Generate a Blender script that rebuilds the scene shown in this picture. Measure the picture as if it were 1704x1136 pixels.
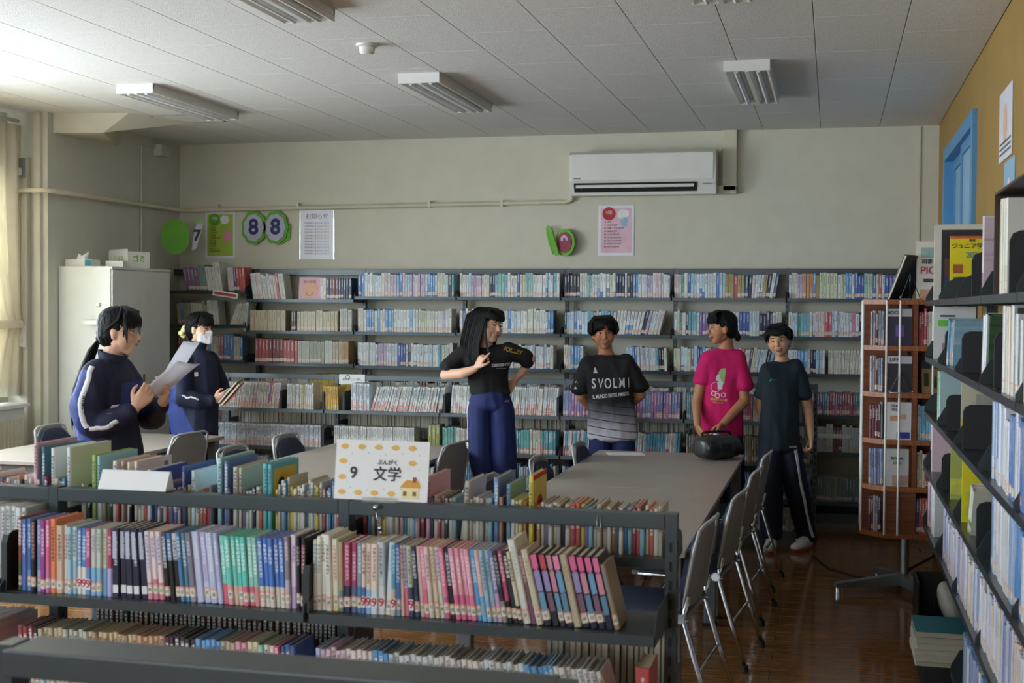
import bpy, bmesh, math, random
from math import sin, cos, pi, radians as rad
from mathutils import Vector as V, Matrix as M, Euler, noise
from mathutils.bvhtree import BVHTree
for o in list(bpy.data.objects): bpy.data.objects.remove(o)
SC = bpy.context.scene
COL = SC.collection
# ---------------------------------------------------------------- camera
YAW, PITCH, ROLL = rad(13.87), math.atan(56.5/2160), 0.0066
cam = bpy.data.cameras.new('camera'); cam.sensor_width = 36; cam.lens = 36*2160/1704
cam.clip_start = .05; cam.clip_end = 200
cam.dof.use_dof = True; cam.dof.focus_distance = 7.2; cam.dof.aperture_fstop = 6.3
co = bpy.data.objects.new('camera', cam); COL.objects.link(co)
co.matrix_world = M.Translation((0, 0, 1.67)) @ M.Rotation(YAW, 4, 'Z') @ M.Rotation(pi/2-PITCH, 4, 'X') @ M.Rotation(ROLL, 4, 'Z')
SC.camera = co
# ---------------------------------------------------------------- world, lights, exposure
w = bpy.data.worlds.new('world'); SC.world = w; w.use_nodes = True
bg = w.node_tree.nodes['Background']; bg.inputs[0].default_value = (.80, .90, 1, 1); bg.inputs[1].default_value = 4.0
def area(name, loc, rot, sx, sy, power, col):
    l = bpy.data.lights.new(name, 'AREA'); l.shape = 'RECTANGLE'; l.size = sx; l.size_y = sy; l.energy = power; l.color = col
    o = bpy.data.objects.new(name, l); COL.objects.link(o); o.location = loc; o.rotation_euler = rot
    return o
WIN = [(-2.2, .2), (.7, 3.1), (3.6, 6.0), (6.1, 8.38)]        # window openings along the left wall (y range)
for i, (a, b) in enumerate(WIN):
    area('window_daylight', (-6.32, (a+b)/2, 1.85), (0, rad(-90+(18 if i == 3 else 12)), 0), 1.75, b-a-.1, [95, 100, 110, 225][i], (.85, .95, .98))
area('window_daylight', (-2.6, -3.12, 1.8), (rad(90), 0, 0), 3.6, 1.5, 60, (.88, .96, .98))  # added fill lamp behind the camera, brightens surfaces that face it
SC.view_settings.view_transform = 'Standard'; SC.view_settings.look = 'None'
SC.view_settings.exposure = 0.0; SC.view_settings.gamma = 1; SC.view_settings.use_curve_mapping = False
SC.cycles.use_denoising = True
SC.cycles.max_bounces = 8; SC.cycles.diffuse_bounces = 5; SC.cycles.sample_clamp_indirect = 5
SC.cycles.caustics_reflective = False; SC.cycles.caustics_refractive = False
# ---------------------------------------------------------------- materials
def hexc(s):
    s = s.lstrip('#'); r = [int(s[i:i+2], 16)/255 for i in (0, 2, 4)]
    return tuple((c/12.92 if c <= .04045 else ((c+.055)/1.055)**2.4) for c in r)
def C(c): return hexc(c) if isinstance(c, str) else tuple(c)
class NT:
    def __init__(s, m): s.t = m.node_tree; s.n = s.t.nodes; s.l = s.t.links
    def new(s, ty, **k):
        x = s.n.new(ty)
        for a, b in k.items(): setattr(x, a, b)
        return x
    def put(s, inp, v):
        if hasattr(v, 'is_linked') or isinstance(v, bpy.types.NodeSocket): s.l.new(v, inp)
        else: inp.default_value = v
    def math(s, op, a, b=None, c=None):
        x = s.new('ShaderNodeMath', operation=op); s.put(x.inputs[0], a)
        if b is not None: s.put(x.inputs[1], b)
        if c is not None: s.put(x.inputs[2], c)
        return x.outputs[0]
    def mix(s, f, a, b):
        x = s.new('ShaderNodeMix', data_type='RGBA'); s.put(x.inputs[0], f)
        for i, v in ((6, a), (7, b)): s.put(x.inputs[i], v if not isinstance(v, tuple) else (*v[:3], 1))
        return x.outputs[2]
    def noise(s, vec, scale, detail=3, rough=.5):
        x = s.new('ShaderNodeTexNoise'); x.inputs['Scale'].default_value = scale; x.inputs['Detail'].default_value = detail
        x.inputs['Roughness'].default_value = rough
        if vec is not None: s.l.new(vec, x.inputs['Vector'])
        return x.outputs[0]
def mat(name, col, rough=.6, metal=0, var=.06, scale=6, bump=0, bscale=80, stretch=None, spec=.5, sheen=0, col2=None, sss=0):
    m = bpy.data.materials.new(name); m.use_nodes = True; t = NT(m); p = t.n['Principled BSDF']; col = C(col)
    tc = t.new('ShaderNodeTexCoord').outputs['Object']
    if stretch:
        mp = t.new('ShaderNodeMapping'); mp.inputs['Scale'].default_value = stretch; t.l.new(tc, mp.inputs[0]); tc = mp.outputs[0]
    n = t.noise(tc, scale)
    c2 = C(col2) if col2 else tuple(c*(1-var*2.2) for c in col); c1 = col if col2 else tuple(min(1, c*(1+var)) for c in col)
    r = t.new('ShaderNodeMapRange'); t.l.new(n, r.inputs[0]); r.inputs[1].default_value = .3; r.inputs[2].default_value = .7
    t.l.new(t.mix(r.outputs[0], c1, c2), p.inputs['Base Color'])
    p.inputs['Roughness'].default_value = rough; p.inputs['Metallic'].default_value = metal
    p.inputs['Specular IOR Level'].default_value = spec
    if sheen: p.inputs['Sheen Weight'].default_value = sheen
    if sss:
        p.inputs['Subsurface Weight'].default_value = sss; p.inputs['Subsurface Radius'].default_value = (.02, .008, .004); p.inputs['Subsurface Scale'].default_value = .5
    if bump:
        b = t.new('ShaderNodeBump'); b.inputs['Strength'].default_value = bump; b.inputs['Distance'].default_value = .01
        t.l.new(t.noise(tc, bscale, 4), b.inputs['Height']); t.l.new(b.outputs[0], p.inputs['Normal'])
    return m
MT = {}
def mk(name, *a, **k): MT[name] = mat(name, *a, **k); return MT[name]
mk('wall_paint', '#cdc9b8', .8, var=.02, bump=.15, bscale=120)
mk('wall_grey', '#cbc9bc', .8, var=.02, bump=.15, bscale=120)
mk('wall_yellow', '#9c7c42', .75, var=.04, bump=.1, scale=3)
mk('ceiling_board', '#dcdad6', .9, var=.02, bump=.5, bscale=160, scale=30)
mk('joint', '#b4b1ab', .9)
mk('steel_dark', '#3d4549', .3, .25, var=.05, scale=10, spec=.45)
mk('steel_mid', '#5d666b', .42, .25, var=.05, scale=10)
mk('slot_black', '#101214', .7)
mk('bookend_black', '#23272b', .5, .1, var=.08)
mk('white_plastic', '#dedcd4', .4, var=.02)
mk('white_metal', '#dcdcd8', .35, var=.02)
mk('cabinet_grey', '#d9dbd6', .45, var=.02)
mk('cream_pipe', '#d2cab2', .5, var=.04)
mk('chrome', '#c8ccd0', .15, 1, var=.03)
mk('alu', '#9a9ea2', .35, .8, var=.05)
mk('chair_shell', '#8d8c8a', .5, var=.04)
mk('chair_rim', '#b4b6b8', .45, var=.03)
mk('chair_fabric', '#3f4a63', .9, var=.1, scale=60, bump=.3, bscale=400)
mk('chair_light', '#8fa6d8', .8, var=.05)
mk('table_top', '#a69c92', .38, var=.03, scale=5)
mk('table_edge', '#857d76', .6)
mk('table_leg', '#6f7478', .5, .2)
mk('wood', '#85441a', .4, var=.2, scale=5, stretch=(1, 1, 12), col2='#5a2a0e')
mk('wood_edge', '#a05c26', .4, col2='#703a14', scale=8, stretch=(12, 1, 1))
mk('floor_wood', '#91643a', .1, scale=3.5, stretch=(2, 14, 1), col2='#6b4826', spec=.6, bump=.04, bscale=6)
mk('floor_base', '#2a180b', .6)
mk('black_plastic', '#141618', .4, var=.1)
mk('radio_dark', '#2b2e31', .35, var=.1)
mk('rubber', '#0d0d0d', .7)
mk('paper', '#e6e6e8', .8, var=.01)
mk('page', '#e2dccc', .85, var=.06, scale=200, stretch=(8, 1, 1), col2='#c9c0aa')
mk('skin_fair', '#e3b396', .5, var=.03, sss=.12)
mk('skin_tan', '#bd8360', .5, var=.03, sss=.12)
mk('skin_mid', '#cf9a76', .5, var=.03, sss=.12)
mk('hair', '#0b090a', .5, var=.4, scale=30, stretch=(6, 6, .6), bump=.6, bscale=60, spec=.22)
mk('lip', '#b87468', .45); mk('teeth', '#ece7de', .3); mk('mouth_dark', '#5b2320', .5); mk('eye_white', '#e8e4e0', .3); mk('iris', '#120c0a', .2)
mk('cloth_black', '#141416', .85, var=.15, scale=20, bump=.2, bscale=300)
mk('cloth_navy', '#141a38', .75, var=.12, scale=12, bump=.2, bscale=250)
mk('cloth_royal', '#22397f', .7, var=.1, scale=12, bump=.2, bscale=250)
mk('cloth_pants', '#1a2660', .75, var=.12, scale=12, bump=.2, bscale=250)
mk('cloth_pants_dark', '#141a30', .8, var=.12, scale=12)
mk('cloth_teal', '#11222c', .85, var=.1, scale=15, bump=.2, bscale=300)
mk('cloth_pink', '#d31468', .85, var=.06, scale=12, bump=.2, bscale=300)
mk('cloth_white', '#d9d9de', .8, var=.04)
mk('mask_white', '#e9e9ec', .8, var=.03, bump=.2, bscale=60)
mk('print_white', '#dcdde2', .7); mk('print_gold', '#a8893a', .7); mk('print_green', '#a9c47a', .7); mk('print_yellow', '#e0c24c', .7); mk('print_teal', '#3f9aa5', .7)
mk('print_red', '#b8323a', .7); mk('ink', '#2a2c38', .7); mk('ink_soft', '#6a6a72', .8)
mk('scrunchie', '#d8d59c', .8); mk('shoe_white', '#dad6d2', .5); mk('shoe_red', '#a04a45', .6)
mk('green', '#5fa61f', .6, var=.06); mk('green_leaf', '#6fb52c', .6); mk('navy_print', '#2a3566', .7); mk('lilac_grey', '#b9b9cc', .7)
mk('poster_green', '#a9bf4a', .7, var=.04); mk('poster_pink', '#d98fb0', .7, var=.04); mk('poster_white', '#e0e0ea', .35, var=.03)
mk('pale_pink', '#e6bccb', .7); mk('maroon', '#8a2540', .6)
mk('blue_paint', '#5590bd', .45, var=.04); mk('blue_pale', '#8fb6d2', .4, var=.04)
mk('gold_ink', '#e2b45c', .7); mk('house_roof', '#d89a48', .7); mk('house_wall', '#ecd9a8', .7); mk('house_dark', '#7c5a3c', .7)
mk('teal_card', '#2f7f8c', .6); mk('red_card', '#b8483c', .6)
def wave_cloth():
    m = mat('jersey_fade', '#101014', .8); t = NT(m); p = t.n['Principled BSDF']
    tc = t.new('ShaderNodeTexCoord').outputs['Object']; sp = t.new('ShaderNodeSeparateXYZ'); t.l.new(tc, sp.inputs[0])
    n = t.noise(tc, 5, 2)
    z = t.math('ADD', sp.outputs[2], t.math('MULTIPLY', t.math('SUBTRACT', n, .5), .22))
    r = t.new('ShaderNodeValToRGB'); t.l.new(t.math('MULTIPLY_ADD', z, 1.6, -1.19), r.inputs[0])
    e = r.color_ramp.elements; e[0].position = .02; e[0].color = (*C('#d4d3dc'), 1); e[1].position = .46; e[1].color = (*C('#17161b'), 1)
    k = r.color_ramp.elements.new(.2); k.color = (*C('#8f8f9c'), 1)
    zz = t.math('ADD', sp.outputs[2], t.math('MULTIPLY', sp.outputs[0], .13))
    s = t.math('FRACT', t.math('MULTIPLY', zz, 1/.055)); st = t.math('LESS_THAN', s, .1)
    low = t.math('LESS_THAN', zz, 1.01)
    t.l.new(t.mix(t.math('MULTIPLY', st, low), r.outputs[0], C('#14141c')), p.inputs['Base Color'])
    return m
MT['jersey_fade'] = wave_cloth()
def curtain_mat():
    m = mat('curtain_cloth', '#f2ecdf', .9, var=.04); t = NT(m); p = t.n['Principled BSDF']
    tr = t.new('ShaderNodeBsdfTranslucent'); tr.inputs[0].default_value = (*C('#fbf4e2'), 1)
    mx = t.new('ShaderNodeMixShader'); mx.inputs[0].default_value = .45; t.l.new(p.outputs[0], mx.inputs[1]); t.l.new(tr.outputs[0], mx.inputs[2])
    t.l.new(mx.outputs[0], t.n['Material Output'].inputs[0]); return m
MT['curtain'] = curtain_mat()
MT['sheet_paper'] = curtain_mat(); MT['sheet_paper'].name = 'sheet_paper'
for q_ in MT['sheet_paper'].node_tree.nodes:
    if q_.type == 'BSDF_TRANSLUCENT': q_.inputs[0].default_value = (.9, .9, .95, 1)
    if q_.type == 'MIX' and not q_.inputs[6].is_linked: q_.inputs[6].default_value = (.85, .85, .88, 1); q_.inputs[7].default_value = (.8, .8, .84, 1)
def glass_mat(name, fac=.06):
    m = bpy.data.materials.new(name); m.use_nodes = True; t = NT(m); t.n.remove(t.n['Principled BSDF'])
    tr = t.new('ShaderNodeBsdfTransparent'); gl = t.new('ShaderNodeBsdfGlossy'); gl.inputs['Roughness'].default_value = .03; tr.inputs[0].default_value = (.97, .985, 1, 1)
    mx = t.new('ShaderNodeMixShader'); mx.inputs[0].default_value = fac; t.l.new(tr.outputs[0], mx.inputs[1]); t.l.new(gl.outputs[0], mx.inputs[2])
    t.l.new(mx.outputs[0], t.n['Material Output'].inputs[0]); return m
MT['glass'] = glass_mat('window_glass'); MT['acrylic'] = glass_mat('clear_acrylic', .3)
def book_mat():
    m = bpy.data.materials.new('book_cover'); m.use_nodes = True; t = NT(m); p = t.n['Principled BSDF']
    A = lambda n: t.new('ShaderNodeAttribute', attribute_name=n)
    c1, c2, c3 = A('c1').outputs['Color'], A('c2').outputs['Color'], A('c3').outputs['Color']
    pr = t.new('ShaderNodeSeparateXYZ'); t.l.new(A('prm').outputs['Vector'], pr.inputs[0]); rnd, split, sticker = pr.outputs
    dm = t.new('ShaderNodeSeparateXYZ'); t.l.new(A('dim').outputs['Vector'], dm.inputs[0]); w_, h_, isp = dm.outputs
    uv = t.new('ShaderNodeSeparateXYZ'); t.l.new(t.new('ShaderNodeUVMap').outputs[0], uv.inputs[0]); u, v = uv.outputs[0], uv.outputs[1]
    X = t.math('MULTIPLY', t.math('SUBTRACT', u, .5), w_); Y = t.math('MULTIPLY', v, h_)
    art = t.new('ShaderNodeCombineXYZ'); t.put(art.inputs[0], t.math('MULTIPLY', X, 60)); t.put(art.inputs[1], t.math('MULTIPLY', Y, 42)); t.put(art.inputs[2], t.math('MULTIPLY', rnd, 57))
    nz = t.noise(art.outputs[0], 1, 2); f = t.new('ShaderNodeMapRange'); t.l.new(nz, f.inputs[0]); f.inputs[1].default_value = .53; f.inputs[2].default_value = .66
    artf = t.math('MULTIPLY', f.outputs[0], t.math('GREATER_THAN', t.math('FRACT', t.math('MULTIPLY', rnd, 7)), .45))
    base = t.mix(t.math('MULTIPLY', t.math('MULTIPLY', artf, .55), t.math('LESS_THAN', split, .01)), c1, c2)
    hsv = t.new('ShaderNodeHueSaturation'); hsv.inputs['Saturation'].default_value = .88; hsv.inputs['Value'].default_value = 1.0
    base = t.mix(t.math('LESS_THAN', v, split), base, c2)
    # title characters: blocky strokes inside a column of cells
    cs = .0105
    cell = t.math('DIVIDE', Y, cs); inc = t.math('LESS_THAN', t.math('FRACT', cell), .8)
    g = t.new('ShaderNodeCombineXYZ'); t.put(g.inputs[0], t.math('FLOOR', t.math('DIVIDE', X, .0014))); t.put(g.inputs[1], t.math('FLOOR', t.math('DIVIDE', Y, .0014))); t.put(g.inputs[2], rnd)
    wn = t.new('ShaderNodeTexWhiteNoise'); t.l.new(g.outputs[0], wn.inputs[0])
    stroke = t.math('GREATER_THAN', wn.outputs[0], .42)
    col_ = t.math('LESS_THAN', t.math('ABSOLUTE', X), .0042)
    top = t.math('SUBTRACT', .97, t.math('MULTIPLY', t.math('FRACT', t.math('MULTIPLY', rnd, 13)), .1))
    bot = t.math('ADD', .42, t.math('MULTIPLY', t.math('FRACT', t.math('MULTIPLY', rnd, 29)), .25))
    rng = t.math('MULTIPLY', t.math('LESS_THAN', v, top), t.math('GREATER_THAN', v, bot))
    tm = t.math('MULTIPLY', t.math('MULTIPLY', inc, stroke), t.math('MULTIPLY', col_, rng))
    tm = t.math('MULTIPLY', tm, isp)
    base = t.mix(tm, base, c3)
    # library call label
    Y = t.math('SUBTRACT', Y, t.math('MULTIPLY', t.math('FRACT', t.math('MULTIPLY', rnd, 53)), .007))
    lo = t.math('GREATER_THAN', Y, .009); hi = t.math('LESS_THAN', Y, .036)
    lab = t.math('MULTIPLY', t.math('MULTIPLY', lo, hi), t.math('MULTIPLY', sticker, isp))
    lab = t.math('MULTIPLY', lab, t.math('LESS_THAN', t.math('FRACT', t.math('MULTIPLY', rnd, 91)), .8))
    band = t.math('GREATER_THAN', Y, .030)
    edge = t.math('GREATER_THAN', t.math('ABSOLUTE', t.math('SUBTRACT', Y, .0225)), .0125)
    lc = t.mix(t.math('MULTIPLY', tm, 0), C('#d9d0c0'), C('#d9d0c0'))
    ink = t.math('MULTIPLY', t.math('MULTIPLY', stroke, t.math('LESS_THAN', t.math('ABSOLUTE', t.math('SUBTRACT', Y, .021)), .0045)), t.math('LESS_THAN', t.math('ABSOLUTE', X), .004))
    lc = t.mix(ink, lc, C('#5a5550')); lc = t.mix(band, lc, C('#dfa79c')); lc = t.mix(edge, lc, C('#cf7068'))
    base = t.mix(lab, base, lc)
    t.l.new(base, hsv.inputs['Color']); t.l.new(hsv.outputs[0], p.inputs['Base Color']); p.inputs['Roughness'].default_value = .35; p.inputs['Specular IOR Level'].default_value = .45
    return m
MT['book'] = book_mat()
# ---------------------------------------------------------------- mesh building
class MB:
    def __init__(s): s.v = []; s.f = []; s.m = []
    def add(s, vs, fs, m=0):
        b = len(s.v); s.v += [tuple(v) for v in vs]; s.f += [tuple(i+b for i in f) for f in fs]; s.m += [m]*len(fs); return s
    def box(s, x0, y0, z0, x1, y1, z1, m=0, mt=None, bev=0):
        if x0 > x1: x0, x1 = x1, x0
        if y0 > y1: y0, y1 = y1, y0
        if z0 > z1: z0, z1 = z1, z0
        if bev:
            bm = bmesh.new(); bmesh.ops.create_cube(bm, size=1)
            for q in bm.verts: q.co = V((x0+(q.co.x+.5)*(x1-x0), y0+(q.co.y+.5)*(y1-y0), z0+(q.co.z+.5)*(z1-z0)))
            bmesh.ops.bevel(bm, geom=list(bm.edges), offset=bev, segments=2, affect='EDGES', profile=.6)
            bm.verts.index_update(); vs = [q.co.copy() for q in bm.verts]; fs = [[q.index for q in f.verts] for f in bm.faces]; bm.free()
        else:
            vs = [V(p) for p in ((x0,y0,z0),(x1,y0,z0),(x1,y1,z0),(x0,y1,z0),(x0,y0,z1),(x1,y0,z1),(x1,y1,z1),(x0,y1,z1))]
            fs = [(0,3,2,1),(4,5,6,7),(0,1,5,4),(1,2,6,5),(2,3,7,6),(3,0,4,7)]
        if mt is not None: vs = [mt @ v for v in vs]
        return s.add(vs, fs, m)
    def prism(s, pts, h0, h1, axis='z', m=0, mt=None):
        n = len(pts); mp = {'z': lambda a, b, c: (a, b, c), 'y': lambda a, b, c: (a, c, b), 'x': lambda a, b, c: (c, a, b)}[axis]
        vs = [V(mp(p[0], p[1], h0)) for p in pts]+[V(mp(p[0], p[1], h1)) for p in pts]
        if mt is not None: vs = [mt @ v for v in vs]
        fs = [tuple(range(n))[::-1], tuple(range(n, 2*n))]+[(i, (i+1) % n, n+(i+1) % n, n+i) for i in range(n)]
        return s.add(vs, fs, m)
    def tube(s, pts, r, n=10, m=0, flat=1, up=None, caps=True):
        pts = [V(p) for p in pts]; rs = r if isinstance(r, (list, tuple)) else [r]*len(pts); vs = []; fs = []; prev = None
        for i, p in enumerate(pts):
            d = (pts[min(i+1, len(pts)-1)]-pts[max(i-1, 0)])
            d = d.normalized() if d.length > 1e-9 else V((0, 0, 1))
            if prev is None:
                a = V(up) if up is not None else (V((0, 0, 1)) if abs(d.z) < .9 else V((1, 0, 0)))
            else: a = prev
            a = (a-d*a.dot(d)).normalized(); b = d.cross(a); prev = a
            for k in range(n):
                t = 2*pi*k/n; vs.append(p+a*(cos(t)*rs[i]*flat)+b*(sin(t)*rs[i]))
        for i in range(len(pts)-1):
            for k in range(n):
                k2 = (k+1) % n; fs.append((i*n+k, i*n+k2, (i+1)*n+k2, (i+1)*n+k))
        if caps: fs.append(tuple(range(n))[::-1]); fs.append(tuple((len(pts)-1)*n+k for k in range(n)))
        return s.add(vs, fs, m)
    def sphere(s, c, r, m=0, n=12, k=8, mt=None):
        r = (r, r, r) if not isinstance(r, (tuple, list)) else r; vs = []; fs = []
        for i in range(k+1):
            t = pi*i/k
            for j in range(n):
                q = V((r[0]*sin(t)*cos(2*pi*j/n), r[1]*sin(t)*sin(2*pi*j/n), r[2]*cos(t)))
                if mt is not None: q = mt @ q
                vs.append(V(c)+q)
        for i in range(k):
            for j in range(n): fs.append((i*n+j, (i+1)*n+j, (i+1)*n+(j+1) % n, i*n+(j+1) % n))
        return s.add(vs, fs, m)
    def lathe(s, prof, c=(0, 0, 0), n=24, m=0):
        vs = []; fs = []
        for r, z in prof:
            for j in range(n): vs.append((c[0]+r*cos(2*pi*j/n), c[1]+r*sin(2*pi*j/n), c[2]+z))
        for i in range(len(prof)-1):
            for j in range(n): fs.append((i*n+j, i*n+(j+1) % n, (i+1)*n+(j+1) % n, (i+1)*n+j))
        return s.add(vs, fs, m)
    def mesh(s, name, mats, smooth=False, autos=None):
        me = bpy.data.meshes.new(name); me.from_pydata(s.v, [], s.f); ms = mats if isinstance(mats, (list, tuple)) else [mats]
        for q in ms: me.materials.append(MT[q] if isinstance(q, str) else q)
        if len(ms) > 1: me.polygons.foreach_set('material_index', s.m)
        if smooth: me.polygons.foreach_set('use_smooth', [True]*len(me.polygons))
        me.update(); return me
    def build(s, name, mats, parent=None, smooth=False, loc=None, rot=None, sharp=None):
        me = s.mesh(name, mats, smooth)
        if smooth and sharp: me.set_sharp_from_angle(angle=rad(sharp))
        return link(name, me, parent, loc, rot)
def link(name, data, parent=None, loc=None, rot=None):
    o = bpy.data.objects.new(name, data); COL.objects.link(o)
    if parent is not None: o.parent = parent
    if loc is not None: o.location = loc
    if rot is not None: o.rotation_euler = rot
    return o
def tag(o, label=None, cat=None, group=None, kind=None):
    for k, q in (('label', label), ('category', cat), ('group', group), ('kind', kind)):
        if q: o[k] = q
    return o
def thing(name, label, cat, loc=(0, 0, 0), rz=0, group=None):
    return tag(link(name, None, None, loc, (0, 0, rz)), label, cat, group)
def copy_thing(root, label=None):
    r = root.copy(); COL.objects.link(r)
    if label: r['label'] = label
    for ch in root.children:
        c = ch.copy(); COL.objects.link(c); c.parent = r
        for g in ch.children:
            d = g.copy(); COL.objects.link(d); d.parent = c
    return r
def recess(me): me.polygons.foreach_set('use_smooth', [False]*len(me.polygons))
def text_mb(body, size, font=None, bold=0.0, extr=0.0006, align='CENTER'):
    if bold and any(ord(q) > 0x2fff for q in body):
        vs, fs = text_mb(body, size, font, 0.0, extr, align); n = len(vs); V2 = []; F2 = []
        for k, (dx, dy) in enumerate(((-1, 0), (1, 0), (0, -1), (0, 1), (0, 0))):
            V2 += [v+V((dx*bold, dy*bold, k*extr*.04)) for v in vs]; F2 += [tuple(i+k*n for i in f) for f in fs]
        return V2, F2
    c = bpy.data.curves.new('text', 'FONT'); c.body = body; c.size = size; c.align_x = align; c.align_y = 'CENTER'; c.extrude = extr; c.offset = bold
    o = bpy.data.objects.new('text', c); COL.objects.link(o); dg = bpy.context.evaluated_depsgraph_get(); dg.update()
    me = bpy.data.meshes.new_from_object(o.evaluated_get(dg)); vs = [v.co.copy() for v in me.vertices]; fs = [tuple(p.vertices) for p in me.polygons]
    bpy.data.objects.remove(o); bpy.data.curves.remove(c); bpy.data.meshes.remove(me)
    return vs, fs
def add_text(mb, body, size, mt, m=0, bold=0.0, extr=.0006, align='CENTER'):
    vs, fs = text_mb(body, size, None, bold, extr, align); mb.add([mt @ v for v in vs], fs, m); return mb
FACE = lambda x, y, z: M.Translation((x, y, z)) @ M.Rotation(pi/2, 4, 'X')      # text that faces -y
# ================================================================ the setting
XL, XR, YB, YF, ZC = -6.15, .8, 10.8, -2.9, 3.13
XP = -5.8                                            # inner face of the left wall beyond the windows
def struct(name, mb, mats, parent=None, **k):
    o = mb.build(name, mats, parent, **k)
    if parent is None: o['kind'] = 'structure'
    return o
fl = struct('floor', MB().box(XL-.2, YF, -.1, XR+.1, YB+.1, -.012), 'floor_base')
random.seed(5)
pw, pl = .18, 1.74
def plank(x0, x1, y0, y1): return MB().box(0, 0, -.012, x1-x0-.003, y1-y0-.003, 0, bev=.0015)
base = plank(0, pl, 0, pw).mesh('plank', 'floor_wood'); rest = MB(); j = 0
y = YF
while y < YB-.01:
    x = XL-.2-(pl/2 if j % 2 else 0)
    while x < XR:
        x0, x1 = max(x, XL-.2), min(x+pl, XR+.1)
        if y > 4.9 and x1-x0 > .2:
            if abs(x1-x0-pl) < .01 and y+pw < YB: link('plank', base, fl, (x0, y, 0))
            else: plank(x0, x1, y, min(y+pw, YB)).build('plank', 'floor_wood', fl, loc=(x0, y, 0))
        elif x1-x0 > .02: rest.box(x0, y, -.012, x1-.003, min(y+pw, YB)-.003, 0)
        x += pl
    y += pw; j += 1
tag(rest.build('planks', 'floor_wood', fl), kind='stuff')
ce = struct('ceiling', MB().box(XL-.2, YF, ZC+.012, XR+.1, YB+.1, ZC+.15), 'joint')
cb = MB().box(0, 0, 0, .451, .906, .012, bev=.002).mesh('ceiling_panel', 'ceiling_board'); rest = MB(); j = 0; x = XR
while x > XL:
    x -= .455; y = YB+(.455 if j % 2 else 0)
    while y > YF:
        y -= .91; y1 = min(y+.906, YB); 
        if y > 4.2 and y1-y > .9 and x > XL: link('ceiling_panel', cb, ce, (x, y, ZC))
        elif y > 4.2: MB().box(0, 0, 0, .451, y1-y, .012, bev=.002).build('ceiling_panel', 'ceiling_board', ce, loc=(x, y, ZC))
        else: rest.box(x, y, ZC, x+.451, y1, ZC+.012)
    j += 1
tag(rest.build('ceiling_panels', 'ceiling_board', ce), kind='stuff')
struct('wall_back', MB().box(XL-.2, YB, 0, XR+.1, YB+.12, ZC+.01), 'wall_paint')
wr = MB().box(XR, YF, 0, XR+.12, 8.0, ZC+.01).box(XR, 10.0, 0, XR+.12, YB, ZC+.01).box(XR, 8.0, 2.82, XR+.12, 10.0, ZC+.01).box(XR, 8.0, 0, XR+.12, 10.0, .95)
struct('wall_right', wr, 'wall_yellow')
struct('wall_front', MB().box(XL-.2, YF-.12, 0, -4.5, YF, ZC+.01).box(-.7, YF-.12, 0, XR+.1, YF, ZC+.01).box(-4.5, YF-.12, 0, -.7, YF, 1.0).box(-4.5, YF-.12, 2.6, -.7, YF, ZC+.01), 'wall_paint')
struct('window_6', MB().box(-4.5, YF-.1, 1.0, -.7, YF-.04, 1.05).box(-4.5, YF-.1, 2.55, -.7, YF-.04, 2.6).box(-4.5, YF-.1, 1.05, -4.45, YF-.04, 2.55).box(-.75, YF-.1, 1.05, -.7, YF-.04, 2.55).box(-2.62, YF-.1, 1.05, -2.58, YF-.04, 2.55), 'alu')  # unseen window and wall opening, added to let the fill lamp in
wl = MB(); ys = [YF]+[q for a, b in WIN for q in (a, b)]+[8.75]
for i in range(0, len(ys), 2): wl.box(XL-.1, ys[i], 0, XL, ys[i+1], ZC+.01)
for a, b in WIN: wl.box(XL-.1, a, 0, XL, b, .95); wl.box(XL-.1, a, 2.78, XL, b, ZC+.01)
struct('wall_left', wl, 'wall_grey')
struct('trim_1', MB().box(XL-.1, 8.75, 0, XP, YB, ZC+.01), 'wall_grey')            # pilaster block
t2 = MB().box(-5.9, 8.715, 0, -5.845, 8.752, ZC, bev=.004).box(-6.02, 8.69, 0, -5.94, 8.752, ZC-.35, bev=.006)
struct('trim_2', t2, 'wall_paint')
for i, (a, b) in enumerate(WIN):
    f = MB(); y0, y1, z0, z1 = a, b, .95, 2.78
    f.box(XL-.08, y0, z0, XL-.02, y1, z0+.05).box(XL-.08, y0, z1-.05, XL-.02, y1, z1).box(XL-.08, y0, z0+.05, XL-.02, y0+.05, z1-.05).box(XL-.08, y1-.05, z0+.05, XL-.02, y1, z1-.05).box(XL-.08, (y0+y1)/2-.025, z0+.05, XL-.02, (y0+y1)/2+.025, z1-.05)
    o = struct('window_%d' % (i+1), f, 'alu')
    MB().box(XL-.055, y0+.05, z0+.05, XL-.05, y1-.05, z1-.05).build('pane', 'glass', o)
    MB().box(XL-.02, y0-.03, z0-.04, XL+.08, y1+.03, z0, bev=.004).build('window_sill', 'white_metal', o)
# blue framed opening to the corridor in the right wall
f = MB(); q0, q1 = 8.0, 10.0
f.box(XR-.03, q0-.02, 2.75, XR+.09, q1+.02, 2.84, bev=.004).box(XR-.03, q0-.02, .95, XR+.09, q0+.07, 2.75, bev=.004).box(XR-.03, q1-.07, .95, XR+.09, q1+.02, 2.75, bev=.004).box(XR-.03, q0-.02, .9, XR+.09, q1+.02, .97, bev=.004)
o = struct('window_5', f, 'blue_paint')
for (a, b, xx) in ((q0+.07, 9.0, XR+.0), (8.97, q1-.07, XR+.035)):
    s_ = MB().box(xx, a, .97, xx+.03, a+.07, 2.75, bev=.003).box(xx, b-.07, .97, xx+.03, b, 2.75, bev=.003).box(xx, a+.07, 2.68, xx+.03, b-.07, 2.75).box(xx, a+.07, .97, xx+.03, b-.07, 1.04)
    s_ = s_.build('sash', 'blue_paint', o)
    MB().box(xx+.012, a+.07, 1.04, xx+.018, b-.07, 2.68).build('pane', 'blue_pale', s_)
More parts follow.
